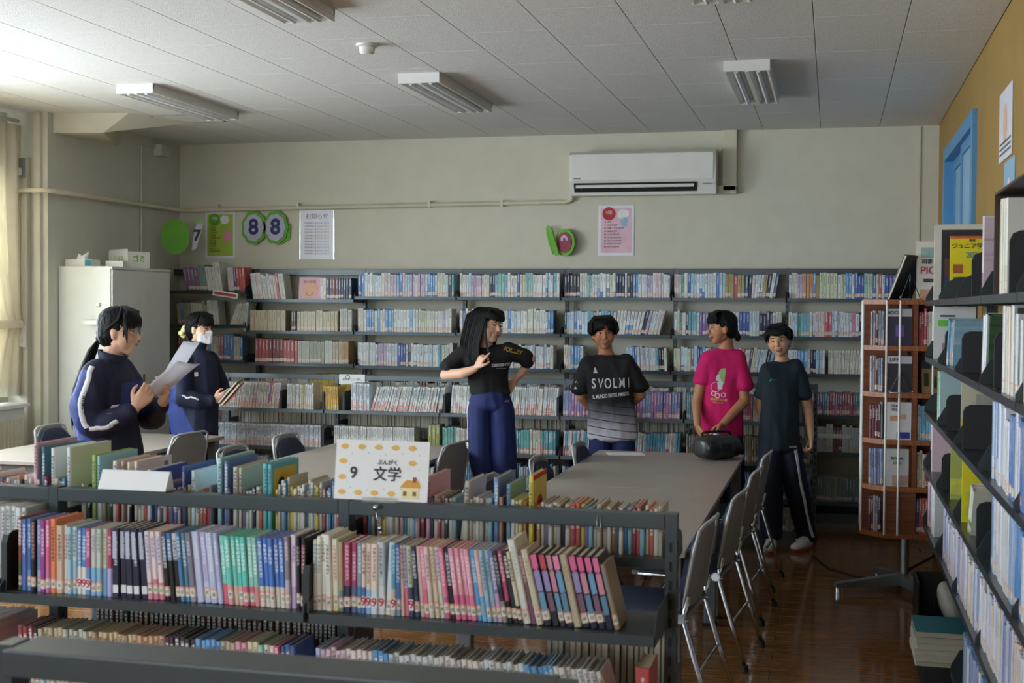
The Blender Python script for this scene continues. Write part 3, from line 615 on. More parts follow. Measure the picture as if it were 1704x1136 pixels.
# ---------------------------------------------------------------- foreground case, front upper shelf: every volume on its own
# (width, height, spine colour, lower colour, where it splits, lettering colour, lean in degrees, words)
A1 = [(6,.205,'#8a3b32','#4d5a3a',.4,0,0,'thin dark red and green'), (9,.2,'#2a5fb4','#2a4a98',0,'#cfd8ee',0,'bright blue'), (8,.2,'#2f62a8','#5f87b5',.3,'#cfd8ee',0,'steel blue'),
 (8,.2,'#14161f','#1c1c26',0,'#c98a8a',0,'black with pale red lettering'), (8,.2,'#7088c4','#a7b0d8',.3,'#d7dcf2',0,'periwinkle'), (9,.2,'#8d2a86','#a12f8c',0,'#e5c6e2',0,'magenta with a small heart'),
 (8,.2,'#d0578c','#c06aa8',.3,'#f0d5e0',0,'rose pink'), (10,.205,'#d9712c','#e08a3c',0,'#2a1c14',0,'tall orange'), (12,.187,'#c9ac94','#bfa48e',0,'#1e1712',0,'cream with bold black lettering'),
 (7,.187,'#d8c3b4','#d9c8bb',0,'#a83c38',0,'cream with small red lettering'), (8,.185,'#8cc0d8','#7fb6d3',0,'#35566e',0,'pale blue'), (8,.185,'#c5d4d4','#8fbcd6',.5,'#35566e',0,'pale grey-blue'),
 (8,.182,'#2f78b8','#d9d4c8',.42,'#cfe2f2',0,'blue over white with a red 9'), (8.5,.182,'#2f78b8','#d9d4c8',.42,'#cfe2f2',0,'blue over white with a red 9'),
 (9,.184,'#a33a72','#4f80b8',.42,'#e6c8d8',0,'plum over blue with a red 9'), (9,.184,'#b9c4bb','#6da9d0',.42,'#6a7a72',0,'sage over sky blue'), (9,.184,'#b9c4bb','#77aed2',.42,'#6a7a72',0,'sage over sky blue'),
 (9,.184,'#c0c5b4','#5898c8',.42,'#9a8a4a',0,'sage over mid blue'), (9,.185,'#a02256','#a8a0d0',.42,'#e0b8c8',0,'crimson over lavender'),
 (12,.19,'#191c3a','#14172e',0,'#dfe3ec',0,'navy with a white title panel'), (12,.19,'#191c3a','#14172e',0,'#dfe3ec',1,'navy with a white title panel'), (12,.19,'#191c3a','#14172e',0,'#dfe3ec',2,'navy with a white title panel'),
 (12,.19,'#191c3a','#14172e',0,'#dfe3ec',3,'navy with a white title panel'), (12,.19,'#191c3a','#14172e',0,'#dfe3ec',4,'navy with a white title panel'),
 (9,.185,'#dccbd0','#d27a9c',.25,'#4a72b4',4,'white and pink with a blue oval'), (9,.185,'#e0cdd2','#cf6a90',.3,'#4a72b4',4.5,'white and pink with a blue oval'), (9,.185,'#e0cdd2','#cf6a90',.25,'#4a72b4',4.5,'white and pink with a blue oval'),
 (9,.182,'#31517e','#14141c',.6,'#d2dbe6',5,'denim blue over black'), (9,.182,'#31679c','#16161e',.6,'#d2dbe6',5,'blue patterned over black'), (9,.182,'#c8c4c4','#16161e',.6,'#1a1a22',5,'white patterned over black'),
 (8,.186,'#2f6fa0','#3c7ea8',.2,'#c8dcea',5.5,'teal blue with a pale dot'), (8,.186,'#467898','#3c7ea8',.2,'#c8dcea',5.5,'slate blue with a pale dot'), (10,.187,'#77788a','#8e8e9c',.2,'#c8c8d0',6,'dull grey'),
 (12,.19,'#b7bde0','#bac3e4',0,'#d8d8ee',6,'lavender hardback'), (11,.19,'#a9a6d2','#b6bbe2',.3,'#d8d8ee',6,'lilac hardback'), (11,.19,'#b3c0dc','#a8b4dc',.3,'#d8d8ee',6,'pale blue-lavender hardback'), (8,.19,'#b0b0de','#bcc0e4',.3,'#e0e0f0',6,'violet-grey'),
 (9,.183,'#62c9bd','#d2476e',.3,'#dff2ea',5,'mint green over crimson'), (9,.183,'#56c6ba','#d98a8a',.28,'#dff2ea',5,'mint green over pink'), (8,.183,'#5fcbc0','#d9b0a4',.28,'#dff2ea',5,'mint green over peach'), (8,.183,'#4abfb4','#d9a29a',.28,'#dff2ea',4.5,'sea green over peach'),
 (8.5,.183,'#48c6bb','#d94a7c',.28,'#dff2ea',4.5,'green over hot pink'), (9,.183,'#86cbc2','#d8486c',.28,'#dff2ea',4,'pale green over red'), (8,.183,'#80c2b8','#cf7a80',.28,'#dff2ea',4,'dull green over rose'),
 (8.5,.183,'#1f6ac4','#d6c9ba',.3,'#d4e2f6',4,'royal blue over cream'), (8,.183,'#1f6ac4','#d6c9ba',.3,'#d4e2f6',4,'royal blue over cream'), (8,.183,'#1f6ac4','#d6c9ba',.3,'#d4e2f6',3.5,'royal blue over cream'), (8,.183,'#2a70c6','#d6c9ba',.3,'#d4e2f6',3.5,'royal blue over cream'), (8,.183,'#1f6ac4','#d6c9ba',.3,'#d4e2f6',3,'royal blue over cream'),
 (8,.19,'#8a7f8e','#b9a9b8',.4,'#d8c8d8',2,'smoky mauve'), (9,.195,'#d9c6dc','#b7a0cc',.3,'#7a5a96',1,'pale pink and violet'), (6,.19,'#171620','#20202a',0,'#b09aa0',1,'thin black'), (8,.19,'#1a1a24','#20202a',0,'#d89aa4',0,'black with pink lettering')]
A2 = [(7,.185,'#cdc6b4','#c9c2b0',0,'#4a86a0',0,'cream with a teal emblem'), (8,.195,'#dcdad2','#d8d5cc',0,'#6a6a64',0,'white behind the bookend'), (8,.2,'#e0ded8','#dcd9d0',0,'#4a4a46',1,'tall white'), (11,.2,'#e2e0da','#e0ddd4',0,'#1c1c1c',2,'tall white with black lettering'),
 (11,.19,'#dcd9c0','#e0c46a',.15,'#c83a40',1.5,'pale yellow with red lettering'), (8,.183,'#a39a82','#5a8a86',.3,'#c9742c',1,'olive and teal'), (12,.183,'#a3205a','#1f2450',.38,'#e4b8cc',.5,'crimson over navy'), (10,.183,'#a3205a','#55608c',.38,'#e4b8cc',0,'crimson over slate'),
 (9,.183,'#7d9bae','#2f7aa0',.38,'#d0dce4',0,'grey-blue'), (7,.182,'#dccbbc','#3f62b0',.38,'#8a4a50',0,'cream over blue with a red 9'), (9,.183,'#dccabc','#7fb0d4',.35,'#8a4a50',0,'cream over pale blue with a red 9'), (12,.183,'#e0cdc2','#c9d4e0',.35,'#8a4a50',0,'wide cream with a red 9'),
 (12,.188,'#b8c6d2','#cdd3d6',.4,'#46505c',1,'pale blue and white with a red 9'), (10,.188,'#c9d2da','#d6d0c0',.3,'#8ab0c8',-3,'white with a rainbow picture'), (9,.183,'#3f8ab4','#b9ab9c',.38,'#a8cce0',0,'teal over tan with a red 9'), (8,.184,'#2460ae','#6a90b8',.25,'#b8cce6',1,'strong blue'),
 (6,.183,'#d8b4a8','#cfa8a0',0,'#8a5a60',2,'thin salmon'), (8,.183,'#b0a8c4','#cf5a7c',.4,'#6a4a70',3,'lilac over rose'), (9,.183,'#b9bfa8','#2a3a5a',.42,'#5a5f4a',3,'sage over navy with a red 9'), (9,.183,'#1d2b48','#2c4262',.3,'#d4dbe6',4,'dark navy with white lettering'),
 (8,.183,'#dcb4ba','#d8a8b0',.3,'#e0d4d8',5,'blush pink'), (8.5,.183,'#e07a98','#d8486e',.4,'#f0c8d4',5.5,'bright pink'), (8.5,.183,'#d9bcba','#bcc0b4',.4,'#6a6a6a',6,'dusty pale pink'), (8.5,.183,'#dac4a4','#d8bc9c',.3,'#a09078',6,'sandy cream'), (8,.183,'#dcd0c8','#bfd0c4',.35,'#3d78c0',6.5,'cream with a blue top'),
 (9,.183,'#d8638e','#b84a78',.3,'#e8b0c8',7,'raspberry pink'), (9,.183,'#141420','#1c1c28',.2,'#c8d0dc',7,'black with pale boxed characters'), (9,.183,'#dd8fa8','#d24f88',.35,'#f2d0da',7.5,'pink patterned'), (9,.183,'#dd8fa8','#d24f88',.35,'#f2d0da',7.5,'pink patterned'), (8.5,.183,'#dd93ac','#d05a8e',.35,'#f2d0da',8,'pink patterned'), (8.5,.183,'#dd93ac','#d8648e',.35,'#f2d0da',8,'pink patterned'),
 (8.5,.183,'#2f9ed8','#3c9ed4',0,'#c8e4f4',8,'vivid sky blue'), (8,.183,'#d8a8a4','#5aa4d0',.35,'#e0c8c4',8.5,'salmon over blue'), (8,.183,'#8fb8d0','#7fa8cc',.3,'#44688a',8.5,'pale blue patterned'), (8.5,.183,'#88b4cf','#90a4c8',.3,'#44688a',8.5,'pale blue patterned'), (8,.183,'#7a6fae','#c894b8',.4,'#e0d4e8',9,'violet and pink'),
 (8,.183,'#20222c','#7f8a88',.3,'#8a9aa0',10,'dark slate'), (7.5,.183,'#b8286e','#1a1a1e',.3,'#f0c0d8',10,'magenta over black'), (10,.186,'#1a1a20','#24242a',.2,'#dcdcdc',10.5,'black with white brush lettering'), (7,.184,'#c9c4a8','#1c1c20',.25,'#4a3a3a',11,'cream over black with a red square'),
 (12,.215,'#dcd9d0','#d4d6d8',.3,'#a8b8c0',12,'tallest white sticking out above the rest'), (9,.186,'#6b5356','#7a4a6e',.3,'#c8a8a8',12.5,'brown patterned'), (11,.193,'#c9bda4','#c4b698',0,'#a89878',13,'plain beige'),
 (13,.182,'#171a34','#15182e',.0,'#e06a9c',13,'navy with hot pink top and pink picture'), (12,.182,'#16242e','#14202a',.0,'#c24a58',13,'dark green with a red top'), (10,.182,'#3a3444','#2a3040',.0,'#c890a4',13,'smoky with a dusty pink top'), (12,.182,'#171a34','#15182e',.0,'#e888b4',13,'navy with pink top and yellow picture'),
 (12,.184,'#b8aa92','#b4a68e',0,'#a08e74',13,'plain tan'), (13,.182,'#171a34','#15182e',.0,'#e06a9c',13,'navy with pink top and lilac picture'), (12,.182,'#171a34','#15182e',.0,'#e0608f',13,'navy with pink top and salmon picture'), (12,.182,'#171a34','#15182e',.0,'#e06a9c',13,'navy with pink top and grey-lilac picture'),
 (12,.182,'#171a34','#15182e',.0,'#e0709f',13,'last navy with pink top'), (9,.165,'#9a8468','#a08a6c',0,'#6a8aa8',14,'small tan')]
def cap_patch(o, t, h, z0, z1, colr, name='title_panel'):
    mm = MT.setdefault('c'+colr, None) or mat('print_'+colr.strip('#'), colr, .45, var=.08); MT['c'+colr] = mm
    b = MB().box(t*.14, -.0006, z0, t*.86, .0004, z1); return b.build(name, mm, o)
def nine(o, t):
    b = MB().box(t*.06, -.0007, .016, t*.94, .0003, .045); b.build('call_label', 'print_white', o)
    b = MB(); add_text(b, '9', .03, FACE(t/2, -.0012, .031), bold=.0006, extr=.0002); b.build('numeral', 'print_red', o)
def detailed_row(rows, fr, x0, x1, d, where, group):
    tot = sum(r[0]/cos(rad(r[6])) for r in rows); k = (x1-x0)/tot; x = x0
    for n, (wpx, h, c1, c2, sp, c3, ln, words) in enumerate(rows):
        t = wpx*k-.0004; a = rad(ln); dy = random.uniform(-.003, .004); mt = lean_mat(fr, x, t, a, dy)
        lb = '%s book, %s %s' % (words, ordw(n+1), where)
        spec = 'red 9' in words or 'title panel' in words or 'top' in words and 'navy' in words
        o = single_book(mt, t, h, d*random.uniform(.95, 1.03), lb, group, c1=c1, c2=c2, c3=c3 or None, split=sp, stick=0 if ('red 9' in words or 'title panel' in words) else 1)
        if 'red 9' in words: nine(o, t)
        if 'white title panel' in words: cap_patch(o, t*.72, h, h*.56, h*.95, '#b4bcd2'); cap_patch(o, t, h, .012, .034, '#dcdce2', 'call_label')
        if ln >= 12.9 and (' pink top' in words or 'red top' in words or 'pink picture' in words or 'dusty' in words):
            cap_patch(o, t, h, h*.8, h*.99, c3, 'spine_head'); cap_patch(o, t, h, h*.48, h*.76, random.choice(['#9a8fc4', '#d08a9c', '#6aa0cc', '#c99ab8']), 'spine_picture')
            cap_patch(o, t, h, h*.2, h*.46, random.choice(['#5f86a8', '#7a5a72', '#6a9ab8']), 'spine_picture')
        x += t/cos(a)+.0004
random.seed(11)
fr = frame(0, 3.165, FZ, '-y')
detailed_row(A1, fr, -2.195, -1.335, .135, 'on the front shelf, left bay', 'comics on the front shelf, left bay')
detailed_row(A2, fr, -1.315, -.50, .135, 'on the front shelf, right bay', 'comics on the front shelf, right bay')
# end bay: tall white volumes
def simple_row(fr, x0, x1, tr, hr, d, pal, where, group, lean=0, ylist=None, namefn=None, pick=None):
    x = x0; n = 0
    while x < x1:
        t = random.uniform(*tr); h = random.uniform(*hr); a = rad(lean(n, x) if callable(lean) else lean)
        if x+t/cos(a) > x1: break
        q = pick(n) if pick else random.choice(pal); c1, c2, sp, w_ = q
        single_book(lean_mat(fr, x, t, a, random.uniform(0, .006)), t, h, d, '%s book, %s %s' % (w_, ordw(n+1), where), group, c1=c1, c2=c2, split=sp)
        x += t/cos(a)+.0006; n += 1
    return n
PW = [('#d8dcdc', '#4f9fc0', 0, 'tall white'), ('#cfd6d8', '#8fb8c8', .1, 'tall pale grey')]
def hband(o): pass
simple_row(frame(0, 3.30, FZ, '-y'), -2.50, -2.262, (.014, .018), (.205, .212), .2, PW, 'in the far left bay, counted from the frame edge', 'tall white volumes in the far left bay')
simple_row(frame(0, 3.20, .592, '-y'), -2.50, -2.275, (.011, .014), (.172, .18), .19, [('#e4d4da', '#d8a8b8', .3, 'pale pink magazine-like'), ('#dcdce0', '#c8b0bc', 0, 'white magazine-like')], 'on the lower shelf of the far left bay', 'pale thin volumes low in the far left bay')
# lower shelf, front
L1 = [(2,'#8a3038','#c0392b','red and white'),(1,'#8a1f3a','#5a1a2a','maroon'),(1,'#2a2430','#5a3a3a','black'),(5,'#b7a888','#a8c0c4','tan-topped pale'),(5,'#b4b8aa','#8ab0b8','pale grey-green'),(9,'#c8b08a','#2a2226','tan and black picture-spined'),(6,'#c49a7a','#1d1a1e','orange-tan and black'),(6,'#4a3a4a','#7a4a52','dark mottled'),(5,'#5f9fd4','#d6d0c2','sky blue'),(3,'#b6a890','#c0b49c','beige'),(2,'#d890a8','#d8c4c8','pink'),(2,'#d8cfae','#d8b878','cream'),(1,'#7cc0a8','#a8d0c4','mint'),(2,'#d8d0c4','#c898a8','cream and pink'),(1,'#d8287a','#c0206a','hot pink'),(3,'#3a5a98','#c8a8a8','blue and pink')]
def runs(L):
    out = []
    for n, a, b, w_ in L: out += [(a, b, random.choice([0, .3, .5]), w_)]*n
    return out
R1 = runs(L1)
simple_row(frame(0, 3.165, .592, '-y'), -2.19, -1.345, (.0135, .0165), (.176, .183), .13, None, 'on the lower front shelf, left bay', 'comics on the lower front shelf, left bay', lean=3, pick=lambda n: R1[min(n, len(R1)-1)])
L2 = [(1,'#a8b0d4','#8a62a8','lilac'),(5,'#d4b8c8','#7a4f9c','pink-white with violet lettering'),(5,'#dccfcf','#d4a0a8','pale pink-white'),(3,'#3f8fc4','#d4d8dc','blue over white'),(8,'#c9d0d4','#7aa8c4','pale blue-white'),(8,'#d6d2cc','#6a5a98','white with violet marks'),(8,'#c8ccd0','#8aa8c8','grey-white'),(5,'#4a90c8','#d8dce0','blue and white'),(9,'#cfcfcf','#a89aa8','off-white'),(3,'#7a6a6a','#b8a8a0','brownish')]
R2 = runs(L2)
simple_row(frame(0, 3.165, .592, '-y'), -1.30, -.49, (.0135, .0165), (.176, .185), .13, None, 'on the lower front shelf, right bay', 'comics on the lower front shelf, right bay', lean=lambda n, x: min(3+n*.28, 17), pick=lambda n: R2[min(n, len(R2)-1)])
o = single_book(frame(-.462, 3.17, .592, '-y'), .035, .19, .15, 'bright red book at the right end of the lower front shelf', None, c1='#b52a22', c2='#b52a22')
# bookends of the foreground case
def bookend(fr, x, h, d, label, group='black metal bookends', m='bookend_black', t=.035):
    o = link('bookend', None); o.matrix_world = fr @ M.Translation((x, 0, 0)); tag(o, label, 'bookend', group)
    pts = [(0, 0), (0, h-.03), (.01, h-.008), (.03, h), (d-.03, h), (d-.01, h-.008), (d, h-.03), (d, 0)]
    MB().prism(pts, 0, .002, 'x').build('plate', m, o); MB().box(.002, 0, 0.0004, .08, d, .002).build('base', m, o)
    MB().prism([(0, 0), (0, h-.03), (.01, h-.008), (.012, h-.008), (.012, 0)], -.016, .0, 'x').build('front_flange', m, o)
    return o
bookend(frame(0, 3.15, FZ, '-y'), -2.222, .165, .2, 'black bookend at the left end of the front shelf, left bay')
bookend(frame(0, 3.14, FZ, '-y'), -1.318, .13, .2, 'black bookend between the two bays of the front shelf')
# ---------------------------------------------------------------- rear side of the foreground case (fore-edges towards us)
random.seed(23)
TALL = [  # x (right edge seen from camera), thickness, height, depth, colour, words
 (-2.36,.012,.245,.22,'#d8aebe','pink picture book with a barcode, far left bay'), (-2.335,.008,.235,.22,'#3a7a9a','teal picture book behind the pink one, far left bay'), (-2.30,.012,.232,.23,'#dfe6e0','tall pale green picture book with a dotted edge'), (-2.245,.012,.236,.23,'#dde2e2','tall grey-white picture book beside the rack post'),
 (-2.16,.012,.215,.22,'#a9c25a','green picture book with a yellow and black back'), (-2.145,.009,.213,.22,'#8ec6d6','thin light blue picture book next to the green one'), (-2.09,.012,.2,.2,'#e2d8cc','cream picture book with a rounded top corner'), (-2.065,.008,.2,.2,'#bda9a4','dusty pink picture book in the cream set'), (-2.045,.008,.198,.2,'#e4d6bc','sandy picture book in the cream set'), (-2.02,.01,.2,.21,'#dfcbc4','rosy beige picture book with a barcode'),
 (-1.975,.012,.178,.21,'#d3def0','pale blue-white picture book with a barcode'), (-1.955,.006,.18,.19,'#2a4a9a','thin navy picture book beside the blue-white one'), (-1.865,.006,.192,.2,'#2f58a4','slim dark blue picture book behind the white sign'), (-1.83,.012,.18,.2,'#cfe2ec','ice blue picture book behind the white sign'),
 (-1.745,.012,.22,.23,'#a6d4da','tall turquoise-edged picture book behind the white sign'), (-1.725,.01,.212,.21,'#4f78b4','blue picture book with a red spine behind the white sign'), (-1.695,.012,.196,.22,'#d6d2c8','grey picture book with a barcode'), (-1.68,.008,.194,.2,'#cfcaba','thin grey-green picture book'),
 (-1.60,.012,.208,.2,'#54c0cf','tall turquoise picture book left of the yellow-framed one'), (-1.585,.012,.207,.2,'#54bccc','turquoise picture book framed in yellow'),
 (-1.18,.01,.165,.18,'#d0a0a4','salmon picture book right of the 9 sign'), (-1.10,.012,.19,.2,'#d8a0ba','pink picture book right of the 9 sign'), (-1.00,.012,.182,.19,'#cfcbb8','white and green picture book tipped slightly'), (-.90,.014,.195,.2,'#5f84c4','blue picture book near the middle of the right bay'), (-.865,.012,.178,.19,'#6a9ab8','steel blue picture book beside the blue one'), (-.80,.013,.205,.17,'#e0c81c','yellow picture book with a red edge')]
fr = frame(0, 3.72, 1.0, '+y')
taken = []
for x, t, h, d, c, w_ in TALL:
    tipped = rad(-5) if 'tipped' in w_ else 0
    o = single_book(frame(x-t, 3.50, 1.0, '-y') @ M.Rotation(-tipped, 4, 'Y'), t, h, d, w_, 'tall picture books on the rear top shelf', c1=c, c2=c, stick=0); taken.append((x-t, x))
    if 'barcode' in w_:
        MB().box(t-.0003, d-.052, h-.036, t+.0006, d-.016, h-.01).build('barcode_label', 'print_white', o)
        for q in range(7): 
            if q == 0: k = MB()
            k.box(t+.0006, d-.048+q*.004, h-.032, t+.0010, d-.046+q*.004, h-.015)
        tag(k.build('barcode_bars', 'ink', o), kind='stuff')
    if 'yellow and black' in w_ or 'framed in yellow' in w_: MB().box(t-.0002, .02, h*.3, t+.0008, d-.02, h*.92).build('cover_picture', 'print_yellow', o); MB().prism([(.07+cos(q/9*6.283)*.03, h*.65+sin(q/9*6.283)*.03) for q in range(9)], t+.0008, t+.0014, 'x').build('cover_figure', 'ink', o)
    if 'red edge' in w_: MB().box(t-.0002, 0, h*.93, t+.0008, d, h).build('cover_band', 'print_red', o); MB().prism([(.08+cos(q/9*6.283)*.03, h*.6+sin(q/9*6.283)*.02) for q in range(9)], t+.0002, t+.0012, 'x').build('cover_figure', 'print_red', o)
def bulk_row(fr, x0, x1, tr, hr, d, pal, lean=0, gap=.0006, pn=.25, stick=1, runs_=1):
    x = x0; n = 0; q = None; hh = None; tt = None; left = 0
    while True:
        if left <= 0:
            q = random.choice(pal); hh = random.uniform(*hr); tt = random.uniform(*tr); left = random.choice([1, 1, 1, 2, 3]) if runs_ == 1 else random.randint(2, runs_)
        left -= 1; t = tt*random.uniform(.97, 1.03); a = rad(lean(x, n) if callable(lean) else lean)
        if x+t/cos(a) > x1: break
        c1 = q[0] if isinstance(q, tuple) else q; c2 = q[1] if isinstance(q, tuple) else None
        BULK.add(lean_mat(fr, x, t, a, random.uniform(0, .008)), t, hh*random.uniform(.99, 1.01), d*random.uniform(.9, 1.05), c1, c2, split=random.choice([0, 0, .25, .4]) if c2 else 0, stick=stick)
        x += t/cos(a)+gap; n += 1
REAR = ['#d4cfc0', '#cfcabc', '#c9c4b2', '#d9d5cb', '#b8b0a0', '#d0c8b4', '#c7cfcf', '#2f6fa8', '#3c86b8', '#7ab0c8', '#b8404a', '#d8c840', '#8a2a3a', '#2a2f4a', '#5a8a4a', '#c8a8b0', '#46505a', '#b07a5a', '#7a6a8a', '#3a3f44', '#c94a30']
def rear(xa, xb, hr, tr, pal):
    x = xa; col_ = 0
    while x < xb:
        t = random.uniform(*tr)
        if any(a-.001 < x+t and x < b+.001 for a, b in taken): x += .002; continue
        if x+t > xb: break
        h = random.uniform(*hr); d = random.uniform(.13, .15); c = random.choice(pal)
        BULK.add(frame(x, 3.49+random.uniform(0, .015), 1.0, '-y'), t, h, d, c, stick=0, k=.0014); x += t+.0008
rear(-3.1, -2.26, (.125, .15), (.008, .014), REAR)
rear(-2.21, -1.60, (.12, .14), (.007, .012), REAR)
rear(-1.57, -1.34, (.135, .172), (.006, .009), ['#d9d5cb', '#d4cfc0', '#cfcabc', '#c9c4b2', '#b8404a', '#3c86b8', '#d9d5cb', '#d8c840'])
rear(-1.30, -.8, (.13, .142), (.008, .013), REAR); rear(-.79, -.43, (.115, .135), (.009, .014), REAR)
bulk_row(frame(0, 3.56, .62, '-y'), -2.2, -1.34, (.012, .02), (.115, .135), .15, ['#4a2a2a', '#3a2a24', '#1e2024', '#2a342c', '#4a3424'], stick=0)
for (a, b) in ((-.78, -.43),): bulk_row(frame(0, 3.70, .62, '+y'), -b, -a, (.012, .02), (.13, .15), .15, ['#6a2a2a', '#4a2a24', '#2a2a30', '#3a4a3a', '#7a4a2a', '#8a8a7a'], stick=0)
bulk_row(frame(0, 1.60, .62, '-y'), -1.27, -.40, (.012, .018), (.18, .2), .13, ['#3f8f9f', '#c9c6bc', '#4f7fb0', '#b04a50'])
# ---------------------------------------------------------------- wall case
WH = ['#d9dbd8', '#cfd6da', '#d6d2c6', '#e0e0de', '#c8d4de', '#d8dad0', ('#d9dcde', '#5a9ad0'), ('#d6dade', '#3f78c0'), ('#dcdad4', '#8ab4d0'), '#a9cbe0', '#7fb2d8', '#4f92cc', '#2f6fb8', '#2450a0', '#6fb0c4', '#8fc0b8', '#1f2d50', '#2a2f3a', '#c8cfae', '#b9a8c8', '#d8c4cc', ('#dfe2e4', '#6a86c0'), ('#c9dcea', '#3f7fc0'), '#dadada', '#d2cdb8']
WM = WH+['#c83a5a', '#b03048', '#7a5a98', '#a8945a', '#5f9f8a', '#c98a5a', '#6a4a6a', '#d27a9a']
def wl(i): return WX[i]+.018, WX[i+1]-.018
random.seed(41); yF = WY-.03-.24+.045
for i in range(2, 7):
    a, b = wl(i)
    for r, z in enumerate(WZ[i][:3]):
        gap0 = 0
        if i == 4 and r == 2: bulk_row(frame(0, yF, z, '-y'), a, a+.17, (.02, .03), (.18, .2), .14, WH); bulk_row(frame(0, yF, z, '-y'), a+.53, b, (.018, .026), (.175, .2), .14, WH, lean=lambda x, n: 3); continue
        e = 0 if r == 0 else random.uniform(0, .04)
        pal = WM if i >= 5 else WH
        if i == 6 and r == 2: bulk_row(frame(0, yF, z, '-y'), a, a+.3, (.02, .026), (.18, .185), .14, WH); bulk_row(frame(0, yF, z, '-y'), a+.31, b-.08, (.018, .024), (.18, .19), .14, ['#d6d2c4', '#dad6c8'], lean=lambda x, n, b=b: max(-14, -max(0, (x-b+.5))*30), runs_=6); continue
        lean = 0
        if r == 1 and i == 4: lean = lambda x, n, b=b: -min(14, max(0, (x-(b-.5))*50))
        if r == 2 and i == 5: lean = lambda x, n, b=b: -min(13, max(0, (x-(b-.6))*26))
        if r == 0 and i == 5: lean = lambda x, n, b=b: -min(13, max(0, (x-(b-.35))*38))
        bulk_row(frame(0, yF, z, '-y'), a, b-e-(.05 if lean else 0), (.018, .029), (.178, .202), .14, pal, lean=lean)
# second bay: mixed sets
a, b = wl(1)
F1, F2, F3 = (frame(0, yF, WZ[1][k], '-y') for k in range(3))
bulk_row(F1, a+.03, a+.36, (.022, .03), (.2, .235), .16, ['#cfd4cc', '#c8d4d8', '#d8d0cc', '#8ab8c8', '#c24a5a', '#d9d9d2'], lean=8)
bulk_row(F1, a+.66, b, (.022, .028), (.18, .185), .15, ['#2a3f5c', '#d9d6ce', '#7a1f28'], runs_=4)
bulk_row(F2, a, a+.37, (.038, .042), (.175, .18), .14, ['#c9b894'], runs_=6, stick=0); bulk_row(F2, a+.39, a+.44, (.02, .024), (.165, .17), .14, ['#4a443a']); bulk_row(F2, a+.445, b-.14, (.03, .038), (.165, .18), .14, ['#c9bd9c', '#c4b898', '#8fb8cc', '#c2ae84'], runs_=3); bulk_row(F2, b-.13, b, (.036, .04), (.19, .195), .14, ['#b9b8ae'])
bulk_row(F3, a+.05, b-.02, (.028, .036), (.19, .21), .15, ['#b8b4a4', '#b04038', '#7a1a24', '#9aa08a', '#c0b49a', '#c8ccc8', '#c09050', '#b8bccc', '#aeb4c8'], runs_=4)
# first bay, partly behind the cabinet
a, b = wl(0)
F1, F2, F3 = (frame(0, yF, WZ[0][k], '-y') for k in range(3))
bulk_row(F1, a+.22, b-.2, (.024, .04), (.2, .255), .16, ['#cfd0c8', '#d4d4cc', '#c24038', '#3a7ab0', '#7a9a8a', '#d6c8b0', '#8a6a8a', '#d9d9d9'], lean=9, runs_=4); bulk_row(F1, b-.17, b, (.024, .03), (.2, .21), .16, ['#2f5a9a', '#b83a3a', '#3a9a8a', '#d4c8c0'], lean=4)
bulk_row(F2, a+.15, b-.25, (.022, .03), (.17, .22), .15, ['#cfd0c0', '#a8a890', '#c8ccc0', '#d8c8c0', '#4a8ab8'], lean=5); bulk_row(F2, b-.16, b-.02, (.022, .028), (.2, .21), .15, ['#d4d0c4', '#c8c4b8', '#7a9ab0'], lean=-22)
bulk_row(F3, a+.15, b-.02, (.022, .034), (.19, .23), .15, ['#b8b4a4', '#a04a4a', '#4a7ab0', '#c0bca8', '#d0ccc0', '#9a5a6a'])
bulk_row(frame(0, yF-.03, WZ[1][1]-.005, '-y'), WX[1]-.03, WX[1]+.02, (.024, .026), (.25, .26), .15, ['#c8ccc8'], lean=-6)
LOWP = ['#b8b4a4', '#a89a8a', '#c0b49c', '#8a4a4a', '#5a7a9a', '#c8c4b8', '#7a8a6a', '#b0a890', '#d0ccc4', '#4a5a7a', '#9a7a5a', '#c4bcae']
for i in range(7):
    a, b = wl(i)
    for r, z in enumerate(WZ[i][3:]):
        if i == 6 and r == 0: bulk_row(frame(0, yF, z, '-y'), a, b, (.017, .021), (.17, .19), .14, [('#4a5f98', '#c8707c'), ('#6a4f88', '#c8707c'), ('#a04a5a', '#b87a7a'), ('#3f7f98', '#c07a70')], runs_=3)
        elif i == 6 and r == 2: bulk_row(frame(0, yF, z+.0, '-y'), a, b, (.02, .024), (.19, .2), .14, ['#8f9a90', '#a8a898', '#7a8a8a'], runs_=4)
        elif r == 2: bulk_row(frame(0, yF, z, '-y'), a, b, (.022, .034), (.2, .24), .15, LOWP)
        elif r == 0 and i == 1: bulk_row(frame(0, yF, z, '-y'), a, b-.4, (.02, .03), (.19, .23), .15, LOWP); bulk_row(frame(0, yF, z, '-y'), b-.4, b, (.022, .03), (.24, .245), .15, ['#d8b820', '#d0b028'], runs_=6)
        else: bulk_row(frame(0, yF, z, '-y'), a, b, (.019, .028), (.18, .23), .15, LOWP+WH[:6])
